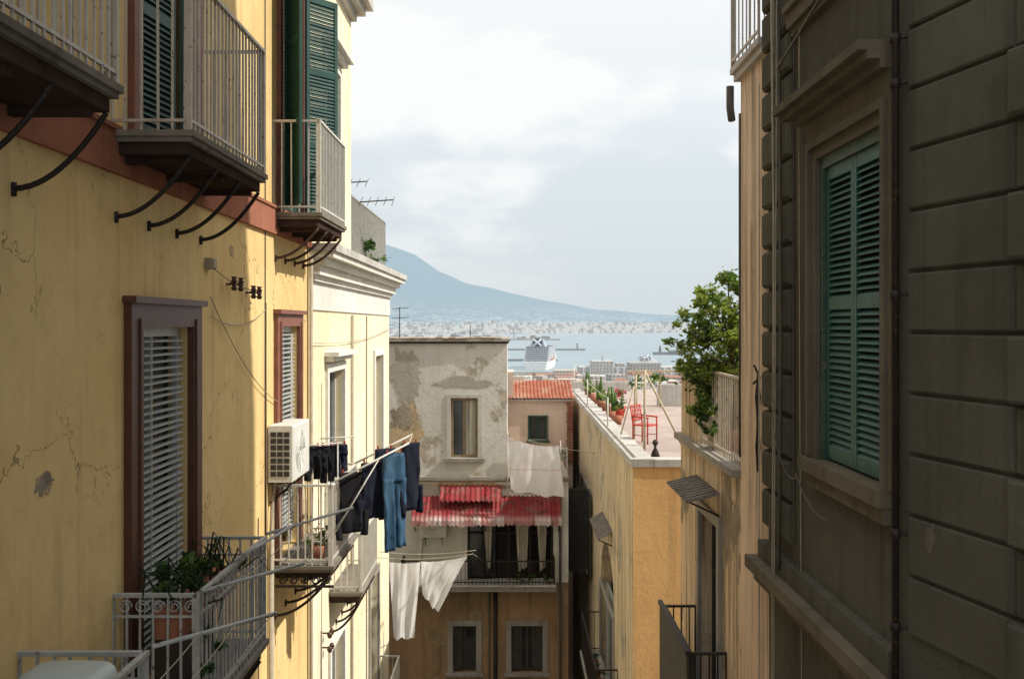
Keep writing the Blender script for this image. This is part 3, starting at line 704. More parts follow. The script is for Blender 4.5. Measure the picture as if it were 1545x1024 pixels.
# tree on terrace
B=MB()
base=Vector((2.98,13.3,-1.7))
B.tube([base,base+Vector((.02,.03,.5)),base+Vector((-.05,.05,1.0)),base+Vector((-.02,0,1.6)),base+Vector((.0,0,2.0))],[.08,.065,.05,.035,.02],'bark',8)
ends=[(-.58,.1,1.75),(-.38,-.2,2.1),(-.05,.2,2.28),(.3,-.1,2.2),(-.66,.1,1.45),(.45,.3,1.5),(-.15,-.4,1.5),(-.35,.3,1.95),(-.6,-.1,1.15),(.1,.1,2.2),(-.2,-.1,1.9)]
for e in ends:
    e=Vector(e); s0=base+Vector((0,.03,U(.6,1.3))); mid=s0.lerp(base+e,.5)+Vector((U(-.05,.05),U(-.05,.05),.08))
    B.tube([s0,mid,base+e],[.03,.018,.006],'bark',6)
    leaves(B,base+e,(.24,.26,.2),360,.085,['leaf','leaf2','leaf2'],8,int(abs(e.x*100)+e.z*10))
leaves(B,base+Vector((-.02,0,1.4)),(.55,.5,.5),3000,.09,['leaf','leafd','leaf2','leaf2'],38,77)
leaves(B,base+Vector((-.24,.2,.95)),(.52,.45,.36),2600,.09,['leaf','leafd','leaf2'],32,78)
leaves(B,base+Vector((-.35,.1,.6)),(.35,.5,.22),900,.08,['leaf','leaf2','leafd'],16,79)
leaves(B,base+Vector((-.38,-.2,.35)),(.1,.5,.2),260,.07,['leaf','leafd'],10,80)
B.tube([base-Vector((0,0,.0)),base+Vector((0,0,.3))],[.2,.27],'terracotta',14)
B.obj('citrus_tree')

# ============================================================ ochre/orange terrace house (right far)
oh=empty('orange_terrace_house')
Ro=Frame((2.43,0),(0,1),(-1,0)); Rf=Frame((2.43,20),(1,0),(0,-1))
B=MB()
B.wall(Ro,20.003,42.6,-14,-2.85,[(23.6,27.2,-9.6,-5.6),(31.0,33.2,-7.6,-5.2),(36,38,-7.6,-5.2)],'ochregrey',.3); 
B.core(Ro,20.31,42.6,-14,-2.85,.302,8,'ochregrey')
B.wall(Rf,0,8.3,-14,-2.852,[],'orange',.002); B.box(Rf,.306,8.3,-.3,-.004,-14,-2.86,'orange')
B.obj('walls',oh)
B=MB()
B.box(Ro,19.96,42.6,-.42,.05,-2.848,-2.69,'coping'); B.box(Rf,.43,8.3,-.38,.045,-2.848,-2.70,'coping')
B.box(Ro,20.4,42.6,-8.3,-.43,-2.849,-2.80,'terr')
B.box(Rf,2.6,8.3,-14.6,-14.2,-2.8,-2.05,'coping'); B.box(Rf,0.0,2.6,-22.4,-22.1,-2.8,-2.4,'coping')
B.obj('terrace',oh)
B=MB()
win(B,Ro,31.0,33.2,-7.6,-5.2,'stone',.12,hood=False)
for a in (29.9,33.4): shutter(B,Ro,a,a+1.05,-7.7,-5.1,.05,'oldshut',(.5,))
f=Ro.swing(31.0,.02,math.radians(75)); shutter(B,f,0,.9,-7.7,-5.1,0,'oldshut',(.5,))
B.obj('shutters',oh)
B=MB()
f=Frame(Ro.p(23.6,0,0),(0,1),(-1,0))
N=14
arc=[(1.8+1.8*math.cos(math.pi*i/N),-6.9+1.3*math.sin(math.pi*i/N)) for i in range(N+1)]
for i in range(N):
    (x0,y0),(x1,y1)=arc[i],arc[i+1]
    B.hexa([f.p(x0,-.29,y0),f.p(x1,-.29,y1),f.p(x1,-.29,-5.58),f.p(x0,-.29,-5.58),f.p(x0,.004,y0),f.p(x1,.004,y1),f.p(x1,.004,-5.58),f.p(x0,.004,-5.58)],'ochregrey')
win(B,Ro,23.65,27.15,-9.6,-7.0,'stone',.1,hood=False,sill=False)
P=Ro.p
B.hexa([P(24.0,.02,-5.0),P(26.6,.02,-5.0),P(26.6,.36,-5.2),P(24,.36,-5.2),P(24,.02,-4.97),P(26.6,.02,-4.97),P(26.6,.36,-5.17),P(24,.36,-5.17)],'tin')
for i in range(14): B.tube([P(24.1+i*.18,.02,-4.965),P(24.1+i*.18,.37,-5.165)],.014,'tin',5)
for a in(24.1,26.5): B.tube([P(a,.0,-5.35),P(a,.33,-5.2)],.015,'iron')
B.box(Ro,22.8,27.6,0,.55,-9.1,-9.0,'stone'); railing(B,Ro,22.85,27.5,.5,-9.0,1.1,'iron',sp=.14)
B.obj('arched_doorway_and_balcony',oh)
B=MB()
for i in range(5):
    c=Ro.p(23.2+i*.7,.3,-9.0); B.tube([c,c+Vector((0,0,.25))],[.1,.14],'terracotta',10); leaves(B,c+Vector((0,0,.4)),(.15,.15,.15),60,.1,['leaf','leafd'],5,i)
B.obj('balcony_pot_plants')
B=MB()
cx,cy,cz=3.15,23.6,-2.80
f=Frame((cx,cy,cz),(math.cos(.9),math.sin(.9)),(-math.sin(.9),math.cos(.9)))
for a in(-.21,.21):
    B.tube([f.p(a,-.2,0),f.p(a,-.2,.44),f.p(a,-.2,.62)],.017,'red'); B.tube([f.p(a,.2,0),f.p(a,.2,.44),f.p(a,.27,.9)],.017,'red')
    B.tube([f.p(a,-.22,.62),f.p(a,.23,.64)],.02,'red'); B.tube([f.p(a,-.2,.2),f.p(a,.2,.2)],.01,'red')
B.box(f,-.22,.22,-.23,.22,.42,.45,'red')
for z in(.55,.66,.77,.88): B.tube([f.p(-.21,.205+(z-.44)*.15,z),f.p(.21,.205+(z-.44)*.15,z)],.014,'red')
for i in range(5): B.tube([f.p(-.14+.07*i,.23,.5),f.p(-.14+.07*i,.265,.88)],.009,'red')
B.obj('red_armchair')
B=MB()
for p,q,r in (((2.95,22.2,-2.8),(2.98,22.3,-1.0),.03),((2.98,22.3,-1.05),(3.85,22.2,-2.8),.025),((3.0,24.5,-2.8),(3.05,24.5,-1.2),.03),((2.98,22.3,-1.05),(3.05,24.5,-1.2),.02),((2.65,24.5,-2.8),(3.0,24.45,-1.5),.02)):
    B.tube([p,q],r,'palewood')
B.obj('pergola_frame')
B=MB(); B.tube([(3.05,21.2,-2.8),(3.05,21.2,-2.72),(3.05,21.2,-2.6),(3.05,21.2,-2.5),(3.05,21.2,-2.44)],[.1,.08,.02,.07,.03],'iron',10); B.obj('oil_lamp')
B=MB(); 
B.tube([(3.2,30,-2.8),(3.2,30,-2.45)],[.16,.24],'red',12); leaves(B,(3.2,30,-2.15),(.3,.25,.28),170,.12,['leaf','pink_fl','pink_fl'],8,20); B.obj('flower_pot')
B=MB()
for i in range(9):
    y=28+i*1.5; x=2.98+U(-.05,.1); B.tube([(x,y,-2.8),(x,y,-2.55)],[.1,.15],'terracotta',10)
    if i%3==1:
        for j in range(5):
            px=x+U(-.12,.12); h=U(.3,.75); B.tube([(px,y,-2.6),(px+U(-.03,.03),y,-2.55+h*.5),(px+U(-.05,.05),y,-2.5+h)],[.05,.06,.03],'leaf',7)
    else: leaves(B,(x,y,-2.3),(.25,.3,.25),110,.13,['leaf','leafd','leaf2'],7,30+i)
B.obj('terrace_pot_plants')
B=MB(); leaves(B,(4.6,33.6,-1.9),(.7,.4,.35),260,.15,['leaf','leafd','leaf2'],10,55)
for x in(4.2,5.0): B.tube([(x,33.6,-2.8),(x,33.6,-1.5)],.03,'palewood')
B.box(W,3.9,5.4,33.5,33.6,-1.6,-1.52,'palewood'); B.obj('trellis_with_vine')
B=MB()
for y,h in ((26,-1.9),(33,-1.8),(40,-1.6)): B.tube([(2.5,y,-2.7),(2.5,y,h)],.02,'railw')
B.tube(sagline((2.5,26,-1.9),(2.5,40,-1.7),.1),.008,'railw'); B.tube([(2.5,20.2,-2.66),(2.5,42,-2.66)],.02,'railw')
B.obj('parapet_wire_fence')

# ============================================================ grey end house
gh=empty('grey_patched_house')
G=Frame((0,30),(1,0),(0,-1))
B=MB()
B.wall(G,-5.5,-.15,-4.6,-.5,[(-1.85,-1.03,-4.0,-2.2)],'grey',.3); B.core(G,-5.5,-.15,-4.6,-.5,.3,5,'grey')
B.wall(G,-5.5,1.7,-7.75,-4.601,[(-1.35,1.25,-7.7,-5.95)],'white_pl',.3);B.core(G,-5.5,1.7,-7.75,-4.601,.3,6,'tan')
B.wall(G,-5.5,1.7,-14,-7.751,[(-1.78,-1.08,-10.45,-9.05),(-.02,.92,-10.45,-9.05)],'tufa',.3);B.core(G,-5.5,1.7,-14,-7.751,.3,6,'tufa')
B.obj('walls',gh)
B=MB()
blob(B,G,-3.2,-3.4,.5,1.1,.012,'tan',3); blob(B,G,-3.2,-1.5,.48,.85,.016,'greybrown',4)
blob(B,G,-1.45,-1.75,.85,.16,.01,'greybrown',7)
blob(B,G,-1.6,-4.88,1.7,.16,.012,'tan',8); blob(B,G,.6,-4.95,.8,.14,.014,'greybrown',9); blob(B,G,-2.6,-5.0,.5,.22,.013,'greybrown',10)
B.obj('render_patches',gh)
B=MB()
B.box(G,-5.6,-.05,-5.1,.12,-.5,-.42,'stone'); B.box(G,-5.55,-.1,-5.1,.07,-.56,-.502,'iron')
for i in range(18): B.box(G,-3.9+i*.2,-3.9+i*.2+.19,-.3,.13+U(-.02,.04),-.418,-.40+U(0,.03),'tufa')
B.box(G,-3.1,-.1,0,.12,-4.66,-4.56,'stone'); B.box(G,-3.1,1.72,0,.05,-4.72,-4.662,'stone')
B.obj('roof_coping_and_ledge',gh)
B=MB()
a0,a1,z0,z1=-1.85,-1.03,-4.0,-2.2
for (x0,x1,y0,y1) in ((a0-.12,a0,z0,z1+.1),(a1,a1+.12,z0,z1+.1),(a0,a1,z1,z1+.1)): B.box(G,x0,x1,0,.03,y0,y1,'coping')
B.box(G,a0-.22,a1+.22,0,.14,z0-.1,z0-.003,'stone')
for (x0,x1,y0,y1) in ((a0,a0+.08,z0,z1),(a1-.08,a1,z0,z1),(a0+.08,a1-.08,z1-.08,z1),(a0+.08,a1-.08,z0,z0+.08),((a0+a1)/2-.045,(a0+a1)/2+.045,z0+.08,z1-.08)): B.box(G,x0,x1,-.12,-.06,y0,y1,'wood')
B.add([G.p(a0,-.1,z0),G.p((a0+a1)/2,-.1,z0),G.p((a0+a1)/2,-.1,z1),G.p(a0,-.1,z1)],[(0,1,2,3)],'glass')
B.add([G.p((a0+a1)/2,-.1,z0),G.p(a1,-.1,z0),G.p(a1,-.1,z1),G.p((a0+a1)/2,-.1,z1)],[(0,1,2,3)],'curtain')
win(B,G,-1.78,-1.08,-10.45,-9.05,'stone',.16,hood=False,ik='oldshut'); win(B,G,-.02,.92,-10.45,-9.05,'stone',.16,hood=False,ik='oldshut')
shutter(B,G,-.0,.3,-10.4,-9.1,-.1,'oldshut'); shutter(B,G,.6,.9,-10.4,-9.1,-.1,'oldshut'); shutter(B,G,-1.76,-1.5,-10.4,-9.1,-.1,'oldshut')
B.obj('windows',gh)
B=MB()
nx=176; vs=[];fs=[]
rr=random.Random(3); offs=[rr.uniform(-.03,.09) for _ in range(20)]; zo=[rr.uniform(-.012,.012) for _ in range(20)]
for j in range(nx+1):
    x=-2.95+4.4*j/nx; w=.022*math.sin(j*2*math.pi/5.2)
    st=min(19,int(j/11)); off=offs[st]; w+=zo[st]
    for (dd,zz) in ((.02,-5.15),(.5,-5.42),(.98+off,-5.70),(1.0+off,-5.84+off*.6-.03*abs(math.sin(j*math.pi/11)))): vs.append(G.p(x,dd,zz+w))
for j in range(nx):
    for i in range(3): fs.append((j*4+i,(j+1)*4+i,(j+1)*4+i+1,j*4+i+1))
B.add(vs,fs,'awning',False)
nx=56; vs=[];fs=[]
for j in range(nx+1):
    x=-2.15+1.85*j/nx; w=.025*math.sin(j*2*math.pi/4.6)
    for (dd,zz) in ((.01,-4.82),(.62+offs[int(j/6)%20],-5.20)): vs.append(G.p(x,dd,zz+w))
for j in range(nx): fs.append((j*2,(j+1)*2,(j+1)*2+1,j*2+1))
B.add(vs,fs,'awning')
for x in(-2.9,-.8,1.4): B.tube([G.p(x,.02,-6.2),G.p(x,.9,-5.72)],.02,'iron')
B.obj('red_corrugated_awning',gh)
B=MB()
B.box(G,-3.3,1.3,.0,.7,-7.85,-7.7,'stone'); B.box(G,-3.3,1.3,.0,.74,-7.70,-7.66,'coping'); railing(B,G,-3.25,1.25,.66,-7.66,.72,'iron',sp=.11)
for x in(-1.3,-.9,-.1,.55,1.2): B.box(G,x-.03,x+.03,-.1,-.04,-7.65,-5.95,'iron')
B.box(G,-1.3,1.2,-.1,-.04,-6.3,-6.25,'iron')
B.add([G.p(-1.3,-.12,-7.6),G.p(-.5,-.12,-7.6),G.p(-.5,-.12,-6),G.p(-1.3,-.12,-6)],[(0,1,2,3)],'glass')
for (x0,x1) in((-.85,-.6),(.1,.5),(.75,1.05)): sheet(B,G.p(x0,-.02,-5.98),G.p(x1,-.02,-5.98),G.p(x0+.1,-.02,-7.4),G.p(x1-.05,-.02,-7.3),'curtain',14,8,.03,2,.0)
B.obj('glazed_balcony',gh)
B=MB()
B.tube([G.p(-.5,.07,-14),G.p(-.5,.07,-7.86)],.06,'iron',8);B.tube([G.p(-.68,.05,-14),G.p(-.68,.05,-7.86)],.025,'cable',8);B.tube([G.p(1.45,.07,-14),G.p(1.45,.07,-5)],.04,'cable',8)
B.obj('drain_pipes',gh)
acunit('air_conditioner',G,-2.75,-1.95,.02,.3,-6.35,-5.85)
B=MB(); B.tube([(-3.5,31,-.4),(-3.5,31,.55)],.015,'iron')
for z in(.5,.2): 
    B.tube([(-3.75,31,z),(-3.2,31,z+.04)],.008,'iron')
    for i in range(5): B.tube([(-3.7+i*.11,30.8,z),(-3.7+i*.11,31.2,z)],.005,'iron')
B.tube([(-1.3,31,-.4),(-1.3,31,0.0)],.012,'iron')
B.obj('rooftop_antenna')
B=MB()
for i,(x,s) in enumerate(((-3.2,.5),(-3.0,.4),(.2,.6),(.6,.5),(1.0,.45))):
    leaves(B,G.p(x,.5,-7.45),(.2,.12,.2),70,.1,['leaf','leafd'],5,60+i)
B.obj('balcony_pot_plants')
B=MB(); B.tube(sagline((-3.28,24,-5.6),(-.95,24.6,-5.65),.08),.008,'cablel'); B.tube(sagline((-3.28,24.6,-5.6),(-.9,25,-5.65),.08),.008,'cablel'); B.tube([(-.92,24.5,-5.66),(-.9,29.3,-6.9)],.01,'cablel'); B.obj('washing_line')
B=MB(); sheet(B,(-2.97,24.05,-5.72),(-2.22,24.2,-5.76),(-2.85,24.05,-7.55),(-2.38,24.2,-7.6),'sheet',30,20,.07,2,.03); B.obj('white_towel')
B=MB(); sheet(B,(-2.22,24.25,-5.75),(-1.10,24.5,-5.68),(-2.18,24.25,-6.55),(-1.80,24.35,-7.0),'sheet',36,24,.07,2.5,.05,1); sheet(B,(-2.2,24.33,-5.8),(-1.8,24.43,-5.8),(-2.3,24.33,-6.4),(-1.75,24.43,-6.3),'sheet',16,12,.05,2,.02,3); B.obj('white_shirt')
# pink house behind
ph=empty('pink_tiled_house'); K=Frame((0,36),(1,0),(0,-1))
B=MB(); B.wall(K,-.6,2.2,-14,-2.65,[(.62,1.25,-4.15,-3.32)],'pink',.3); B.core(K,-.6,2.2,-14,-2.65,.3,5,'pink'); B.box(K,-.6,.05,-2,-.01,-2.64,-1.7,'pink'); B.obj('walls',ph)
B=MB(); win(B,K,.62,1.25,-4.15,-3.32,'tealframe',.05,hood=False,ik='green'); B.obj('window',ph)
B=MB(); 
vs=[];fs=[];nx=90
for j in range(nx+1):
    x=-.15+2.4*j/nx; w=.04*abs(math.sin(j*math.pi/5))
    for i,(dd,zz) in enumerate(((.18,-2.66),(-1.0,-2.42),(-2.2,-2.14))): vs.append(K.p(x,dd,zz+w))
for j in range(nx):
    for i in range(2): fs.append((j*3+i,(j+1)*3+i,(j+1)*3+i+1,j*3+i+1))
B.add(vs,fs,'tiles'); B.box(K,-.1,2.2,-.0,.15,-2.74,-2.69,'coping')
for i in range(22):
    z=-2.76-.1*i; B.box(K,1.98+U(-.02,.02),2.2,-.02,.12+U(0,.04),z-.06,z,'tiles')
B.obj('tiled_roof',ph)
B=MB(); sheet(B,(-.13,29.0,-3.25),(1.35,28.8,-3.50),(-.05,29.0,-4.78),(1.52,28.8,-4.95),'sheet2',44,30,.07,2.2,.10); B.obj('hanging_bedsheet')
B=MB(); B.tube(sagline((-.15,29.0,-3.2),(2.4,28.7,-3.70),.05),.008,'cablel'); B.tube([(-.13,29.05,-3.1),(-.13,29.3,-5.1)],.018,'railw'); B.tube([(-.13,29.05,-3.2),(-.13,29.98,-3.2)],.015,'railw'); B.tube([(1.4,28.85,-3.35),(1.5,29.4,-5.2)],.015,'railw')
B.obj('washing_line')
B=MB(); railing(B,Frame((0,29.9),(1,0),(0,-1)),-.1,1.65,0,-4.6,.9,'railw',sides=(0,0)); B.box(Frame((0,29.9),(1,0),(0,-1)),-.14,1.7,-2,.1,-4.599,-4.55,'terr')
leaves(B,(1.5,30.3,-3.9),(.2,.2,.4),90,.1,['leaf','leafd'],6,91); B.obj('roof_terrace_railing',gh)

# ============================================================ ground, street
B=MB()
prof=[(-30,-14),(60,-14.5),(80,-20),(200,-34),(400,-50),(700,-64),(1000,-75),(1300,-77.5),(1640,-77.6),(1660,-100)]
xs=[-3000,-1500,-600,-200,-60,-12,0,12,60,200,600,1500,3000]
vs=[];fs=[]
for y,z in prof:
    for x in xs: vs.append((x,y,z))
n=len(xs)
for i in range(len(prof)-1):
    for j in range(n-1): fs.append((i*n+j,i*n+j+1,(i+1)*n+j+1,(i+1)*n+j))
B.add(vs,fs,'ground'); B.obj('ground',recalc=False)
B=MB(); B.box(W,-2.3,1.7,-10,29.9,-14.2,-13.95,'asphalt'); B.obj('street')
B=MB(); B.box(W,-3.3,-2.3,-10,26.7,-14.2,-13.82,'stone'); B.obj('pavement')
B=MB(); B.box(W,1.7,2.62,-10,42,-14.2,-13.82,'stone'); B.obj('pavement')
B=MB(); vs=[(-60000,1500,-80),(60000,1500,-80),(60000,90000,-80),(-60000,90000,-80)]; B.add(vs,[(0,1,2,3)],'sea'); B.obj('sea',recalc=False)
# volcano
rp=[(-9000,120),(-5200,420),(-3600,700),(-2700,900),(-2350,1060),(-2150,1120),(-1960,1145),(-1800,1140),(-1600,1085),(-1375,985),(-1048,770),(-675,606),(-116,466),(536,330),(1188,225),(1900,160),(2600,120),(3400,90),(6000,110),(9000,180)]
def ridge(x):
    for i in range(len(rp)-1):
        if rp[i][0]<=x<=rp[i+1][0]:
            t=(x-rp[i][0])/(rp[i+1][0]-rp[i][0]); return rp[i][1]*(1-t)+rp[i+1][1]*t
    return 100
def shore(x): return 8200+max(0,min(1,(x+500)/3000))*3000+350*mn.noise(Vector((x*.0012,0,0)))
B=MB(); vs=[];fs=[]; nx=260; ny=50
for i in range(ny+1):
    y=7000+ (16500-7000)*i/ny
    for j in range(nx+1):
        x=-8500+17000*j/nx
        ys=shore(x)
        t=(y-ys)/(14000-ys)
        h=ridge(x)
        if t<0: z=-80+t*60
        else:
            tt=min(t,1); g=.10*min(1,tt*4)+.9*tt**2.6
            if t>1: g=1-(t-1)*.5
            z=-80+(h+80)*g+mn.noise(Vector((x*.0022,y*.0012,3)))*45*min(1,tt*2)*(h/700+.1)
            if y<14000: z+=4*min(1,tt*8)
        vs.append((x,y,z))
for i in range(ny):
    for j in range(nx): fs.append((i*(nx+1)+j,i*(nx+1)+j+1,(i+1)*(nx+1)+j+1,(i+1)*(nx+1)+j))
B.add(vs,fs,'ves',True); B.obj('volcano',recalc=False)
# far waterfront towns
B=MB(); rnd=random.Random(9)
for i in range(3600):
    x=rnd.uniform(-1900,3400); dy=rnd.choice((20,60,120,200,350,600,900,1300)); y=shore(x)+dy
    if mn.noise(Vector((x*.003,dy*.004,2)))<-.2 and rnd.random()<.6: continue
    h=rnd.uniform(12,28)*(1.7 if rnd.random()<.08 else 1); w=rnd.uniform(12,40)
    B.box(W,x,x+w,y,y+20,-84,-76+h+dy*.06,rnd.choice(['farwhite','farwhite','farwarm']))
for i in range(12):
    x=-1250+i*115+rnd.uniform(-40,40); y=5200; h=rnd.uniform(30,50)
    B.tube([(x,y,-80),(x,y,-80+h)],3.5,'farwarm',4); B.tube([(x-20,y,-80+h*.8),(x+35,y,-80+h)],2.5,'farwarm',4)
B.box(W,-2500,250,5150,5230,-84,-72,'farwarm')
for i in range(110):
    x=rnd.uniform(-1300,230); B.box(W,x,x+rnd.uniform(15,50),5160,5200,-73,-70+rnd.uniform(4,22),rnd.choice(['farwhite','farwarm','farwhite']))
B.obj('far_waterfront_buildings')
# city
B=MB(); rnd=random.Random(5)
def house(x,y,w,d,top,k):
    an=rnd.uniform(-.35,.35); f=Frame((x,y),(math.cos(an),math.sin(an)),(-math.sin(an),math.cos(an)))
    B.box(f,-w/2,w/2,0,d,-82,top,k)
    if rnd.random()<.3:
        B.hexa([f.p(-w/2-.3,-.3,top+.01),f.p(w/2+.3,-.3,top+.01),f.p(w/2+.3,d+.3,top+.01),f.p(-w/2-.3,d+.3,top+.01),f.p(-w/2+1,d*.4,top+1.6),f.p(w/2-1,d*.4,top+1.6),f.p(w/2-1,d*.6,top+1.6),f.p(-w/2+1,d*.6,top+1.6)],'farroof')
    else:
        B.box(f,-w*.3,-w*.3+2.5,d*.3,d*.3+3,top,top+rnd.uniform(.6,2.5),k)
        if rnd.random()<.4: B.tube([f.p(w*.2,d*.5,top),f.p(w*.2,d*.5,top+rnd.uniform(2,4))],.12,'quay',4)
for i in range(560):
    y=90+1120*rnd.random()**.8; x=rnd.uniform(-.3,.45)*y
    w=rnd.uniform(7,16)*(1+y/1500); d=rnd.uniform(8,16)
    top=-rnd.uniform(.064,.075)*y
    if y>900: top=max(top,-70)
    if y<140: top=-.078*y-2
    house(x,y,w,d,top,rnd.choice(['city','city','city2']))
for i in range(170):
    y=rnd.uniform(650,1250); x=rnd.uniform(-.04,.22)*y
    house(x,y,rnd.uniform(8,24),14,-y*rnd.uniform(.050,.062),rnd.choice(['city','city2','city2']))
B.obj('distant_city_buildings')
B=MB()
f=Frame((0,1180),(1,0),(0,1))
B.box(f,80,215,0,40,-78,-50,'city2'); B.box(f,95,120,-3,36,-78,-43,'city2'); B.box(f,140,176,-3,36,-78,-45,'city2'); B.box(f,125,134,5,30,-50,-46,'city2'); B.box(f,50,78,0,30,-78,-54,'city'); B.box(f,215,260,0,30,-78,-57,'city2')
for i in range(16): B.box(f,84+i*8,86+i*8,-1.0,-.1,-74,-51,'ship')
B.tube([(108,1190,-43),(108,1190,-34)],.8,'city2',5); B.tube([(158,1190,-45),(158,1190,-38)],.8,'city2',5)
B.obj('ferry_terminal')
B=MB(); B.box(W,-1200,230,3120,3150,-82,-75,'quay'); B.box(W,195,203,3130,3140,-76,-62,'ship'); B.tube([(205,3135,-76),(205,3135,-58)],3,'quay',8)
B.box(W,380,700,2660,2690,-82,-73,'quay'); B.tube([(398,2675,-74),(398,2675,-60),(398,2675,-54)],[4,3,1],'quay',8); B.box(W,420,470,2655,2680,-74,-68,'quay')
B.box(W,-900,100,2200,2230,-82,-76,'quay')
B.obj('harbour_breakwater')
def ship(nm,x,y,ang,Ln,bw,ht,decks):
    B=MB(); f=Frame((x,y,-80),(math.cos(ang),math.sin(ang)),(-math.sin(ang),math.cos(ang)))
    hb=bw/2
    sec=[(0,.86),(.05,.98),(.3,1),(.75,1),(.9,.6),(.97,.25),(1,.02)]
    vs=[];
    for t,w in sec:
        for sx in(-1,1):
            vs.append(f.p(sx*hb*w*.9,Ln*t*.98,0)); vs.append(f.p(sx*hb*w,Ln*t,ht*.3))
    fs=[]
    for i in range(len(sec)-1):
        b=i*4; fs+=[(b,b+1,b+5,b+4),(b+2,b+6,b+7,b+3),(b+1,b+3,b+7,b+5)]
    fs+=[(0,2,3,1)]; B.add(vs,fs,'ship')
    for i in range(decks):
        z0=ht*.3+i*(ht*.55/decks); z1=z0+ht*.55/decks-.5; t0=.03+.018*i; t1=.84-.02*i
        B.box(f,-hb*.97,hb*.97,Ln*t0,Ln*t1,z0,z1,'ship'); B.box(f,-hb*.93,hb*.93,Ln*t0+1,Ln*t1-2,z1,z1+.5,'shipwin')
        B.box(f,-hb*.85,hb*.85,Ln*t0-.25,Ln*t0-.05,z0+.9,z1-.6,'shipwin')
        for j in range(int(Ln*.7/6)): 
            yy=Ln*t0+3+j*6
            for sx in(-1,1): B.box(f,sx*hb*.972-.05,sx*hb*.972+.05,yy,yy+3.5,z0+.7,z1-.4,'shipwin')
    for j in range(7):
        for sx in(-1,1): B.tube([f.p(sx*(hb+.6),Ln*.2+j*14,ht*.36),f.p(sx*(hb+.6),Ln*.2+j*14+8,ht*.36)],1.3,'shiporange',6)
    zt=ht*.85
    B.hexa([f.p(-9,Ln*.14,zt),f.p(9,Ln*.14,zt),f.p(9,Ln*.27,zt),f.p(-9,Ln*.27,zt),f.p(-8,Ln*.13,zt+ht*.3),f.p(8,Ln*.13,zt+ht*.3),f.p(8,Ln*.22,zt+ht*.3),f.p(-8,Ln*.22,zt+ht*.3)],'shipblue')
    for sx in(-1,1): B.tube([f.p(-8*sx,Ln*.13,zt+1),f.p(8*sx,Ln*.122,zt+ht*.29)],1.5,'ship',6)
    for sx in(-1,1): B.hexa([f.p(sx*13-2,Ln*.16,zt),f.p(sx*13+2,Ln*.16,zt),f.p(sx*13+2,Ln*.22,zt),f.p(sx*13-2,Ln*.22,zt),f.p(sx*9-2,Ln*.16,zt+ht*.2),f.p(sx*9+2,Ln*.16,zt+ht*.2),f.p(sx*9+2,Ln*.2,zt+ht*.2),f.p(sx*9-2,Ln*.2,zt+ht*.2)],'ship')
    B.tube([f.p(0,Ln*.7,zt),f.p(0,Ln*.7,zt+ht*.25)],1,'ship',6); B.tube([f.p(0,Ln*.45,zt),f.p(0,Ln*.45,zt+5)],4,'ship',8)
    B.obj(nm)
ship('cruise_ship',42,1760,math.radians(-7),220,46,48,7)
ship('ferry',232,1760,math.radians(-20),90,18,22,4)

# ============================================================ world / sun
w=bpy.data.worlds.new("World"); scene.world=w; w.use_nodes=True; t=w.node_tree; t.nodes.clear()
out=t.nodes.new('ShaderNodeOutputWorld'); bg=t.nodes.new('ShaderNodeBackground'); bg.inputs[1].default_value=.1
sk=t.nodes.new('ShaderNodeTexSky'); sk.sky_type='NISHITA'; sk.sun_disc=False
el=math.radians(45); az=math.radians(10)
sd=Vector((math.cos(az)*math.cos(el),-math.sin(az)*math.cos(el),math.sin(el)))
sk.sun_elevation=el; sk.sun_rotation=math.atan2(sd.x,sd.y); sk.dust_density=2.5; sk.air_density=1.0
tc=t.nodes.new('ShaderNodeTexCoord')
def wmr(src,a,b,c,d,smooth=False):
    n_=t.nodes.new('ShaderNodeMapRange'); n_.inputs[1].default_value=a; n_.inputs[2].default_value=b; n_.inputs[3].default_value=c; n_.inputs[4].default_value=d
    if smooth: n_.interpolation_type='SMOOTHSTEP'
    t.links.new(src,n_.inputs[0]); return n_.outputs[0]
def wmix(f,a,b):
    n_=t.nodes.new('ShaderNodeMix'); n_.data_type='RGBA'
    for i_,v_ in ((0,f),(6,a),(7,b)):
        if isinstance(v_,bpy.types.NodeSocket): t.links.new(v_,n_.inputs[i_])
        else: n_.inputs[i_].default_value=v_
    return n_.outputs[2]
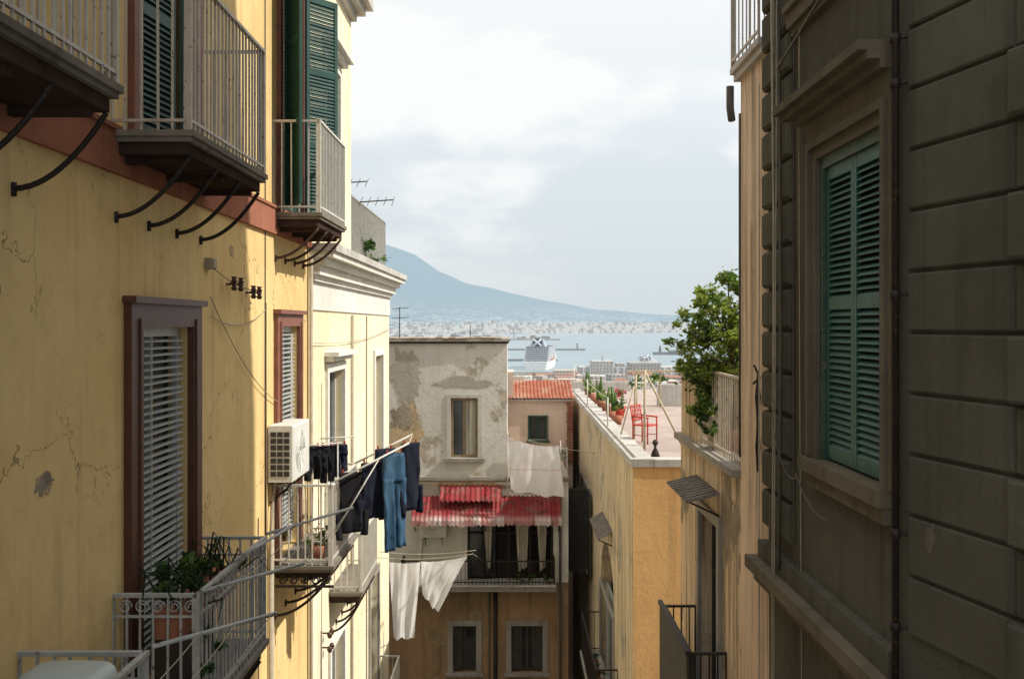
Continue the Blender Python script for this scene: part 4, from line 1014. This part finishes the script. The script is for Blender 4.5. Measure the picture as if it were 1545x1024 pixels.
mp=t.nodes.new('ShaderNodeMapping'); mp.inputs['Scale'].default_value=(1.5,1.5,3.6); mp.inputs['Location'].default_value=(2.1,.0,.75)
t.links.new(tc.outputs['Generated'],mp.inputs[0])
ns=t.nodes.new('ShaderNodeTexNoise'); ns.inputs['Scale'].default_value=3.1; ns.inputs['Detail'].default_value=8; ns.inputs['Roughness'].default_value=.54
t.links.new(mp.outputs[0],ns.inputs['Vector'])
cl=wmr(ns.outputs[0],.42,.62,0,.95,True)
sx=t.nodes.new('ShaderNodeSeparateXYZ'); t.links.new(tc.outputs['Generated'],sx.inputs[0]); Z=sx.outputs[2]
base_=wmix(wmr(Z,.03,.22,0,1),(7.05,7.75,8.05,1),(8.1,8.8,9.35,1))
hz_=wmix(.93,sk.outputs[0],base_)
fm=t.nodes.new('ShaderNodeMath'); fm.operation='ADD'; fm.use_clamp=True
t.links.new(cl,fm.inputs[0]); t.links.new(wmr(Z,.15,.30,-.05,.75),fm.inputs[1])
f2=t.nodes.new('ShaderNodeMath'); f2.operation='MULTIPLY'; t.links.new(fm.outputs[0],f2.inputs[0]); t.links.new(wmr(Z,.03,.12,.15,1),f2.inputs[1])
skyc=wmix(f2.outputs[0],hz_,(9.75,9.85,9.85,1))
hi=wmix(wmr(Z,.4,.9,0,1),skyc,(13,12.7,12.3,1))  # sky overhead, out of view, made brighter to raise the ambient fill
t.links.new(hi,bg.inputs[0]); t.links.new(bg.outputs[0],out.inputs[0])
sl=bpy.data.lights.new('sun','SUN'); sl.energy=5.0; sl.angle=math.radians(.6); sl.color=(1,.945,.85)
so=bpy.data.objects.new('sun',sl); scene.collection.objects.link(so); so.rotation_euler=sd.to_track_quat('Z','Y').to_euler()
cam=bpy.data.cameras.new('camera'); cam.lens=35; cam.sensor_width=36; cam.shift_y=-22/1545; cam.clip_end=120000; cam.clip_start=.1
co=bpy.data.objects.new('camera',cam); scene.collection.objects.link(co); co.location=(0,0,0); co.rotation_euler=(math.radians(90),0,0)
scene.camera=co
